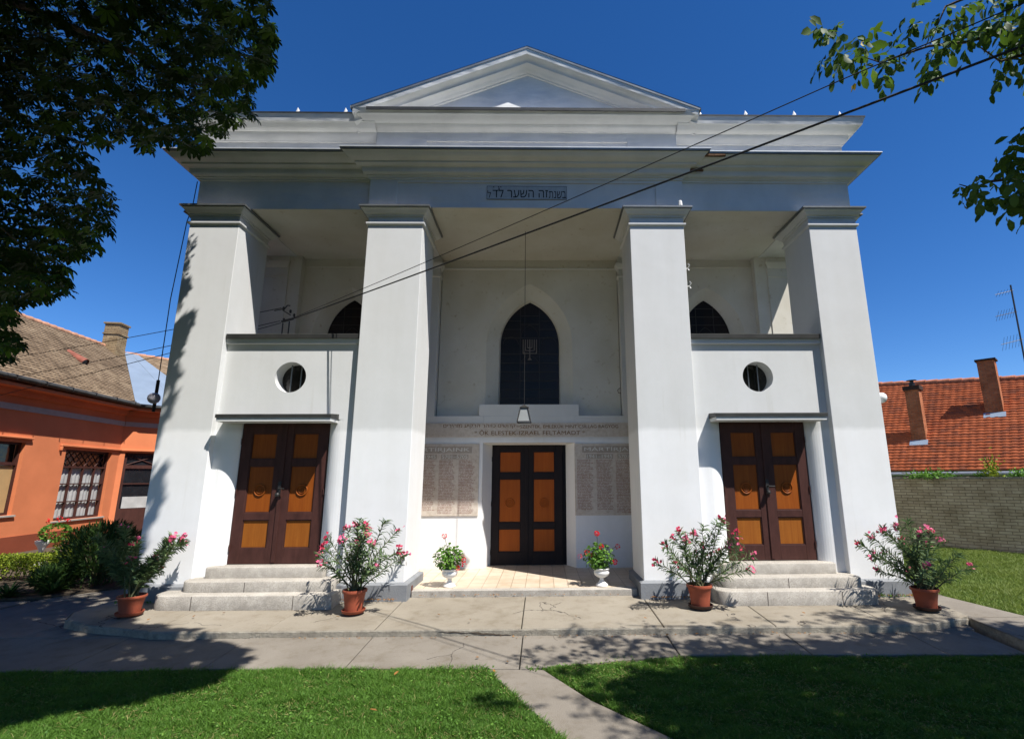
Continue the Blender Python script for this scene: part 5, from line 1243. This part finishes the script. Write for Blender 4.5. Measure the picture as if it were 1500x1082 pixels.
# ================================================================== POTTED PLANTS
def pot(t, c, r, h, saucer, mat=TERRA):
    MB().lathe([(.0, .012), (r * .70, .012), (r * .78, h * .45), (r * .90, h * .86), (r * .92, h * .87), (r * 1.0, h * .88), (r * 1.02, h * .93), (r * 1.0, h * .995), (r * .95, h), (r * .90, h * .96), (r * .86, h * .84), (.0, h * .82)], c, 36).build('pot', mat, t, smooth=50)
    MB().lathe([(0, -.0), (r * .80, 0), (r * .92, .012), (r * .97, .045), (r * .93, .046), (r * .86, .014), (0, .013)], c, 36).build('saucer', saucer, t, smooth=50)
    MB().lathe([(0, h * .845), (r * .5, h * .86), (r * .87, h * .84), (0, h * .83)], c, 20).build('soil', SEED, t)
def oleander(label, c, r, h, H, Wd, seed, arms, fl, saucer=TERRA, dens=1.0, leaf=LEAF_OL, petals=(PINK, PINKD)):
    global rng
    g = np.random.default_rng(seed); t = thing('potted_oleander', label, 'potted plant', tuple(c), 'oleanders in terracotta pots'); pot(t, c, r, h, saucer)
    c = np.array(c, float); base = c + (0, 0, h * .84); sm = MB(); LP, LD, LN, LL = [], [], [], []; tips = []
    for (dx, dz, nf) in arms:
        dy = g.normal(0, .22) * Wd; tip = base + np.array([dx, dy, dz]); b0 = base + np.array([g.normal(0, r * .22), g.normal(0, r * .22), -.02])
        k = np.array([b0[0] + dx * .28, b0[1] + dy * .3, b0[2] + dz * .55]); pts = [(1 - q) ** 2 * b0 + 2 * q * (1 - q) * k + q * q * tip + g.normal(0, .006, 3) * (q > 0) for q in np.linspace(0, 1, 9)]
        sm.tube(pts, list(np.linspace(.011, .0035, 9)), 6)
        L_ = np.linalg.norm(tip - b0); nw = int(19 * dens * L_ / .8) + 4
        for w_ in range(nw):
            q = .34 + .66 * (w_ + g.random() * .5) / nw; i = min(int(q * 8), 7); f = q * 8 - i; p = pts[i] * (1 - f) + pts[i + 1] * f; ax = unit(pts[i + 1] - pts[i])
            a0 = g.uniform(0, 6.28)
            for j in range(3 if q < .9 else 7):
                a = a0 + j * 2.1 + g.normal(0, .25); e1 = unit(np.cross(ax, (.3, .9, .1))); e2 = np.cross(ax, e1); rad = e1 * math.cos(a) + e2 * math.sin(a)
                d = unit(rad * g.uniform(.55, 1.0) + ax * g.uniform(.3, .9) + np.array([0, 0, -.12])); LP.append(p); LD.append(d); LN.append(np.cross(np.cross(d, ax), d) + g.normal(0, .2, 3)); LL.append(g.uniform(.075, .135))
        if nf: tips.append((tip, nf))
    sm.build('stem', TWIG, t, smooth=60)
    leaves('foliage', LP, LD, LN, np.array(LL), np.array(LL) * .20, leaf, t, droop=.18, fold=.3, wide=.45)
    for tip, nf in tips:
        nf = int(nf * 1.5) + 1; n = nf * 5; cc = tip + g.normal(0, .028, (nf, 3)) + (0, 0, .012); P = np.repeat(cc, 5, 0); a = np.tile(np.arange(5) * 2 * math.pi / 5, nf) + np.repeat(g.random(nf) * 6, 5)
        ax = unit(g.normal(0, 1, (nf, 3)) + np.array([0, -.8, .6])); ax = np.repeat(ax, 5, 0); e1 = unit(np.cross(ax, np.array([.2, .3, .9]))); e2 = np.cross(ax, e1)
        d = e1 * np.cos(a)[:, None] + e2 * np.sin(a)[:, None] + ax * .35
        leaves('flower_cluster', P, d, ax, g.uniform(.020, .030, n), .022, petals[0] if g.random() < .6 else petals[1], t, droop=.1, fold=-.1, wide=.62)
    return t
oleander('oleander in a terracotta pot with pink flowers, beside the left steps and inner left pillar', (-2.39, -.70, .165), .168, .31, 1.1, 1, 21,
    [(-.50, .74, 3), (-.58, .52, 7), (-.46, .40, 5), (-.35, .66, 6), (-.25, .86, 9), (-.15, .74, 8), (-.05, .92, 6), (.04, 1.0, 0), (.10, .86, 10), (.17, .80, 8), (.24, .98, 2), (.34, .99, 0), (.30, .70, 6), (.52, .83, 3), (.66, .58, 6), (.50, .40, 4), (.36, .40, 2), (-.1, .6, 2), (.12, .56, 0), (0, .7, 5), (.42, .55, 0), (.2, .3, 0), (-.2, .45, 3)], 0, dens=.78)
oleander('oleander in a terracotta pot on a dark saucer, by the inner right pillar', (2.58, -.58, .165), .185, .32, 1.1, 1, 22,
    [(-.56, .64, 2), (-.40, .72, 3), (-.28, .80, 7), (-.20, .70, 5), (-.12, .62, 5), (-.64, .36, 5), (-.30, .30, 3), (-.40, .45, 0), (.05, .72, 6), (.12, .58, 5), (.15, .86, 0), (.25, .95, 0), (.38, .96, 8), (.45, .90, 4), (.52, .76, 7), (.58, .66, 5), (.36, .48, 6), (.70, .50, 3), (.86, .44, 6), (.72, .26, 5), (.22, .40, 4), (.42, .60, 5), (0, .45, 3), (-.05, .3, 0)], 0, saucer=TERRAD, dens=.75)
oleander('oleander in a terracotta pot at the right corner pillar, in front of the lawn', (5.76, -.78, .16), .178, .29, 1.1, 1, 23,
    [(-.80, .62, 3), (-.72, .50, 3), (-.62, .74, 4), (-.42, .84, 5), (-.55, .26, 3), (-.30, .80, 7), (-.18, .88, 8), (-.05, .82, 5), (.02, .66, 6), (.12, .84, 4), (.22, .80, 5), (.10, .55, 4), (.30, .60, 6), (.44, .68, 6), (.52, .50, 0), (.66, .34, 7), (.35, .40, 0), (-.15, .40, 6), (0, .48, 0), (.2, .2, 2), (-.35, .5, 3), (.42, .2, 0), (.1, .95, 0)], 0, saucer=TERRAD, dens=1.0)
oleander('oleander in a wide terracotta pot at the left corner pillar, next to the dark bush', (-5.50, -.72, .165), .175, .26, 1.1, 1, 24,
    [(.20, .74, 4), (.34, .76, 8), (.28, .68, 5), (.18, .62, 4), (.46, .80, 10), (.10, .55, 4), (.24, .50, 5), (.14, .34, 4), (-.30, .95, 3), (-.15, .78, 2), (0, .72, 3), (-.45, .70, 0), (-.55, .60, 2), (-.62, .50, 0), (-.35, .55, 0), (-.2, .6, 0), (-.5, .4, 0), (-.1, .4, 0), (-.7, .62, 0), (.05, .5, 0), (-.25, .35, 0), (-.4, .85, 0)], 0, dens=1.9)

def geranium(label, c, seed, big, flowers):
    g = np.random.default_rng(seed); t = thing('geranium_urn', label, 'potted plant', tuple(c), 'geraniums in white urns')
    MB().lathe([(0, 0), (.098, 0), (.104, .012), (.095, .03), (.062, .055), (.038, .085), (.032, .105), (.04, .115), (.033, .125), (.07, .14), (.112, .165), (.128, .20), (.130, .225), (.118, .24), (.135, .262), (.142, .275), (.135, .282), (.12, .275), (.11, .25), (0, .24)], c, 28).build('urn', URN, t, smooth=55)
    n = 430; q = unit(g.normal(0, 1, (n, 3))) * (g.random(n) ** .33)[:, None]; cc = np.array([c[0] + big[3], c[1], c[2] + .28 + big[1] * .9])
    P = cc + q * np.array(big[:3])[[0, 2, 1]]; D = unit(q + np.array([0, 0, -.5]) + g.normal(0, .4, (n, 3))); leaves('foliage', P, D, unit(q + (0, 0, .6)), g.uniform(.035, .062, n), g.uniform(.045, .065, n), LEAF_GE, t, droop=.2, fold=.15, wide=.5)
    sm = MB()
    for i in range(14): a = unit(g.normal(0, 1, 3)) * np.array([big[0], big[2], big[1]]) * .8; sm.tube([(c[0], c[1], c[2] + .25), tuple(cc + a * .5), tuple(cc + a)], .006, 5)
    for (dx, dz, nf) in flowers:
        p = np.array([c[0] + dx, c[1] - .06, c[2] + dz]); sm.tube([tuple(cc), tuple((cc + p) / 2 + (0, 0, .03)), tuple(p)], .004, 5)
        m_ = nf * 4; P = p + unit(g.normal(0, 1, (m_, 3))) * .030; leaves('flower_head', P, unit(P - p + g.normal(0, .01, (m_, 3))), rdir(m_), .020, .018, REDP, t, droop=.1, fold=0, wide=.6)
    sm.build('stem', TWIG, t); return t
geranium('geranium in a white urn left of the centre door, one red bloom above it', (-1.25, .46, .27), 31, (.235, .20, .2, -.03), [(-.10, .80, 12), (.23, .42, 10), (.24, .35, 8), (.13, .30, 14), (.21, .47, 5)])
geranium('geranium in a white urn right of the centre door, with several red blooms', (1.26, .43, .27), 32, (.245, .20, .2, -.05), [(-.07, .83, 24), (.0, .62, 18), (.27, .62, 12), (.22, .38, 20), (-.24, .53, 8), (-.15, .49, 8), (-.36, .47, 5), (-.12, .33, 0)])

# ================================================================== LEFT GARDEN
n = 9000
s = rng.random(n); hx = -11.6 + 2.8 * s; hy = 2.15 + .75 * s
hd = thing('low_hedge', 'clipped low yellow-green hedge in front of the orange house', 'hedge', (-10.5, 1.8, .07))
P = np.column_stack([hx, hy + rng.uniform(-.28, .28, n), .08 + .46 * rng.random(n) ** .5]); leaves('foliage', P, unit(rng.normal(0, 1, (n, 3)) + (0, 0, .8)), rdir(n), rng.uniform(.03, .055, n), .025, LEAF_HE, hd)
m = MB()
for i in range(40): x = -11.6 + 2.8 * i / 39; y = 2.15 + .75 * i / 39; m.tube([(x, y, .05), (x + .05, y + .03, .4)], .01, 4)
m.build('stem', TWIG, hd)
def bush(name, label, c, r, h, n, mat, size, ratio=.16, up=.6, cat='bush'):
    t = thing(name, label, cat, tuple(c)); q = unit(rng.normal(0, 1, (n, 3))) * (rng.random(n) ** .25)[:, None]
    P = np.array(c) + q * (r, r, h / 2) + (0, 0, h / 2 + .05); L = size * rng.uniform(.7, 1.2, n)
    leaves('foliage', P, unit(q + (0, 0, up) + rng.normal(0, .3, (n, 3))), unit(q + rng.normal(0, .3, (n, 3))), L, L * ratio, mat, t); m = MB()
    for i in range(12): a = unit(rng.normal(0, 1, 3)); m.tube([tuple(c), (c[0] + a[0] * r * .5, c[1] + a[1] * r * .5, c[2] + h * .4), (c[0] + a[0] * r * .8, c[1] + a[1] * r * .8, c[2] + h * .75)], .012, 5)
    m.build('stem', TWIG, t); return t
bush('garden_bush', 'dark rounded oleander bush behind the leftmost pot', (-8.15, 1.95, .07), .62, 1.05, 2600, LEAF_BU, .14, .17)
bush('garden_bush', 'yellow-green shrub between the dark bush and the orange wall', (-9.3, 3.0, .07), .60, .95, 2200, LEAF_HE, .07, .4)
bush('garden_bush', 'shaded leafy shrub left of the dark bush', (-8.55, 1.45, .07), .30, .34, 1100, LEAF_BU, .13, .2)
def spiky(label, c, n, L, mat):
    t = thing('spiky_plant', label, 'plant', tuple(c)); a = rng.uniform(0, 6.28, n); el = rng.uniform(.3, 1.4, n); D = np.column_stack([np.cos(a) * np.cos(el), np.sin(a) * np.cos(el), np.sin(el)])
    leaves('foliage', np.tile(np.array(c, float), (n, 1)), D, np.column_stack([-np.cos(a) * np.sin(el), -np.sin(a) * np.sin(el), np.cos(el)]), L * rng.uniform(.7, 1.1, n), .045, mat, t, droop=.35, fold=.3, wide=.3)
spiky('spiky plant with pale striped leaves in front of the low hedge', (-8.95, 2.0, .07), 60, .50, LEAF_OL)
spiky('dark spiky plant at the left edge of the flower bed', (-8.75, .85, .07), 60, .30, LEAF_BU)
spiky('dark low spiky plant between the bed edge and the dark bush', (-8.3, 1.15, .07), 60, .28, LEAF_BU)
gu = thing('flower_urn', 'small white urn of geraniums behind the low hedge', 'potted plant', (-11.45, 4.2, .07))
MB().lathe([(0, 0), (.09, 0), (.04, .1), (.05, .34), (.10, .44), (.14, .50), (.14, .55), (.11, .56), (0, .53)], (-11.45, 4.2, .07), 20).build('urn', URN, gu, smooth=50)
n = 260; q = unit(rng.normal(0, 1, (n, 3))) * (.24, .24, .16); leaves('foliage', q + (-11.2, 4.2, .80), unit(q), rdir(n), .07, .06, LEAF_GE, gu)
for dx, dz in ((-.12, 1.0), (.1, 1.04), (.32, 1.0)):
    n = 16; P = np.array([-11.25 + dx, 4.15, .07 + dz]) + rng.normal(0, .02, (n, 3)); leaves('flower_head', P, rdir(n), rdir(n), .035, .03, REDP, gu)

# fallen leaves
spots = [(152, 1040, 1), (577, 990, 1), (553, 1042, 1), (645, 900, 0), (690, 907, 0), (845, 902, 0), (745, 968, 0), (862, 925, 0), (282, 903, 0), (345, 892, 0), (702, 962, 0), (870, 927, 0), (975, 930, 0), (1018, 928, 0), (1135, 926, 0), (1180, 898, 0), (560, 926, 0), (330, 897, 0), (1085, 927, 0), (215, 908, 0), (498, 903, 0), (948, 905, 0), (725, 984, 0)]
for i, (u_, v_, g_) in enumerate(spots):
    z = -.0 if g_ else (up_z(0, -.8) + .012 if v_ < 917 else .0)
    r_ = ray(u_, v_); p = CAM + r_ * (z - CZ) / r_[2]
    if not g_ and v_ >= 917: 
        z = low_z(0, p[1]) + .014; p = CAM + r_ * (z - CZ) / r_[2]
    o = leaves('fallen_leaf', [p + (0, 0, .012 if g_ else .0)], [(rng.normal(), rng.normal(), .08)], [(rng.normal(0, .15), rng.normal(0, .15), 1)], .05 if not g_ else .07, .03, DEADL, None, droop=-.2, rnd=np.array([rng.random()]))
    if g_: tag(o, 'curled orange leaf lying on the front lawn', 'leaf', 'orange leaves on the lawn')
    else: tag(o, 'small dry brown leaf lying on the concrete', 'leaf', 'dry leaves on the concrete')
n = 420; lt = np.concatenate([np.column_stack([rng.uniform(-2.8, -1.95, 120), rng.uniform(-.16, -.075, 120)]), np.column_stack([rng.uniform(1.95, 2.7, 120), rng.uniform(-.16, -.075, 120)]), np.column_stack([rng.uniform(5.2, 6.1, 90), rng.uniform(-.2, -.075, 90)]), np.column_stack([rng.uniform(-1.7, 1.7, 60), rng.uniform(.11, .15, 60)]), np.column_stack([rng.uniform(-3, 5, 90), rng.uniform(-1.46, -1.385, 90)])])
zz = np.where(lt[:, 1] < -1, .035, .205); nn_ = len(lt)
tag(leaves('leaf_litter', np.column_stack([lt, zz + rng.uniform(0, .01, nn_)]), rng.normal(0, 1, (nn_, 3)) * (1, 1, .2), rng.normal(0, .4, (nn_, 3)) + (0, 0, 1), rng.uniform(.015, .035, nn_), .014, DEADL), kind='stuff')

# ================================================================== GRASS
def blades(name, polys, n, zf, hlo, hhi, wdt, mat, margin=30, dens=None):
    allv = []
    P2 = []
    for poly in polys:
        P_ = np.array(poly); lo = P_.min(0); hi = P_.max(0); m_ = n
        x = rng.uniform(lo[0], hi[0], m_); y = rng.uniform(lo[1], hi[1], m_); k_ = inpoly(x, y, poly); x, y = x[k_], y[k_]
        uu, vv, dd = proj(np.column_stack([x, y, np.zeros(len(x))])); k_ = (dd > .3) & (uu > -margin) & (uu < 1500 + margin) & (vv < 1082 + 60 + margin); P2.append(np.column_stack([x[k_], y[k_]]))
    xy = np.concatenate(P2); n = len(xy); h = rng.uniform(hlo, hhi, n)
    # clumps: taller, denser tufts from a low-frequency field
    f = np.sin(xy[:, 0] * 9 + 3 * np.sin(xy[:, 1] * 7)) * np.sin(xy[:, 1] * 11 + 2 * np.sin(xy[:, 0] * 5)); f2 = np.sin(xy[:, 0] * 2.3 + 1.7 * np.sin(xy[:, 1] * 1.9)) * np.sin(xy[:, 1] * 2.9 + 1.3 * np.sin(xy[:, 0] * 2.1) + 1); h *= 1 + .35 * f + .22 * f2
    a = rng.uniform(0, 6.28, n); s = np.column_stack([np.cos(a), np.sin(a), np.zeros(n)]); ln = np.column_stack([rng.normal(0, .55, n), rng.normal(0, .55, n), np.ones(n)])
    b = np.column_stack([xy, np.full(n, zf)]); w_ = wdt * rng.uniform(.7, 1.3, n)
    mid = b + ln * (h * .55)[:, None]; tip = b + ln * h[:, None] * (1.25, 1.25, .95)
    V = np.stack([b - s * w_[:, None], b + s * w_[:, None], mid - s * w_[:, None] * .8, mid + s * w_[:, None] * .8, tip], 1).reshape(-1, 3)
    tri = np.array([[0, 1, 3], [0, 3, 2], [2, 3, 4]]); F = (np.arange(n)[:, None, None] * 5 + tri[None]).reshape(-1, 3)
    r = np.clip(rng.random(n) * .62 + .22 * (f * .5 + .5) + .22 * (f2 * .5 + .5), 0, 1)
    o = fastmesh(name, V, F, mat, None, np.repeat(r, 5)); return tag(o, kind='stuff')
LL_ = [(-8.3, -2.34), (-.38, -2.28), (-.30, -2.38), (.06, -3.08), (.52, -3.98), (1.1, -5.0), (1.1, -5.6), (-8.3, -5.6)]
RL_ = [(.30, -2.34), (.42, -2.30), (1.2, -2.04), (5.93, -2.10), (5.9, -5.6), (2.4, -5.4), (1.42, -3.95), (.77, -3.13)]
blades('grass', [LL_], 420000, -.055, .035, .065, .0032, GRASS)
blades('grass', [RL_], 330000, -.058, .035, .065, .0032, GRASS)
blades('grass', [[(6.95, -6), (18, -6), (16, 1), (10.6, 7), (8.5, 10), (6.3, 10), (6.55, 3.2), (6.82, .1), (7.04, -1)]], 420000, .082, .04, .075, .005, GRASS2, margin=500)
# weeds at joints and along edges
wd = []
for (x0, x1, y0, y1, n) in ((5.5, 6.3, -.18, -.08, 60), (-6.2, -5.4, -.18, -.08, 60), (.1, .6, -2.40, -2.28, 120), (.9, 1.5, -4.02, -3.96, 120), (-.5, -.25, -2.42, -2.30, 60)):
    wd.append(np.column_stack([rng.uniform(x0, x1, n), rng.uniform(y0, y1, n), np.full(n, .19 if y0 > -1 else -.04)]))
wd = np.concatenate(wd); n = len(wd); tag(leaves('weeds', wd, unit(rng.normal(0, .8, (n, 3)) * (1, 1, .3) + (0, 0, .7)), rdir(n), rng.uniform(.03, .06, n), .016, LEAF_GE), kind='stuff')
# broad-leaved weeds and dry wisps among the front grass
def lawn_extra(name, polys, n, mat, L, W_, lift):
    xy = []
    for poly in polys:
        P_ = np.array(poly); q = np.column_stack([rng.uniform(P_[:, 0].min(), P_[:, 0].max(), n), rng.uniform(-4.6, P_[:, 1].max(), n)]); xy.append(q[inpoly(q[:, 0], q[:, 1], poly)])
    xy = np.concatenate(xy); cl = xy[rng.integers(0, len(xy), len(xy))]; k_ = rng.random(len(xy)) < .6; xy[k_] = (cl[:len(xy) // 6 + 1][rng.integers(0, len(xy) // 6 + 1, len(xy))] + rng.normal(0, .07, (len(xy), 2)))[k_]
    uu, vv, dd = proj(np.column_stack([xy, np.zeros(len(xy))])); xy = xy[(dd > .3) & (uu > -40) & (uu < 1540) & inpoly(xy[:, 0], xy[:, 1], polys[0]) | ((dd > .3) & inpoly(xy[:, 0], xy[:, 1], polys[-1]) & (uu < 1540))]; n = len(xy)
    return tag(leaves(name, np.column_stack([xy, np.full(n, -.05) + rng.uniform(0, lift, n)]), unit(np.column_stack([rng.normal(0, 1, (n, 2)), rng.uniform(.1, .9, n)])), rng.normal(0, .4, (n, 3)) + (0, 0, 1), L * rng.uniform(.6, 1.3, n), W_, mat), kind='stuff')
lawn_extra('clover', [LL_, RL_], 9000, LEAF_GE, .022, .018, .045)
lawn_extra('dry_grass', [LL_, RL_], 14000, mk_leaf('dry_blade', (.20, .17, .06), (.36, .31, .13), (.1, .08, .02), .3), .05, .004, .03)
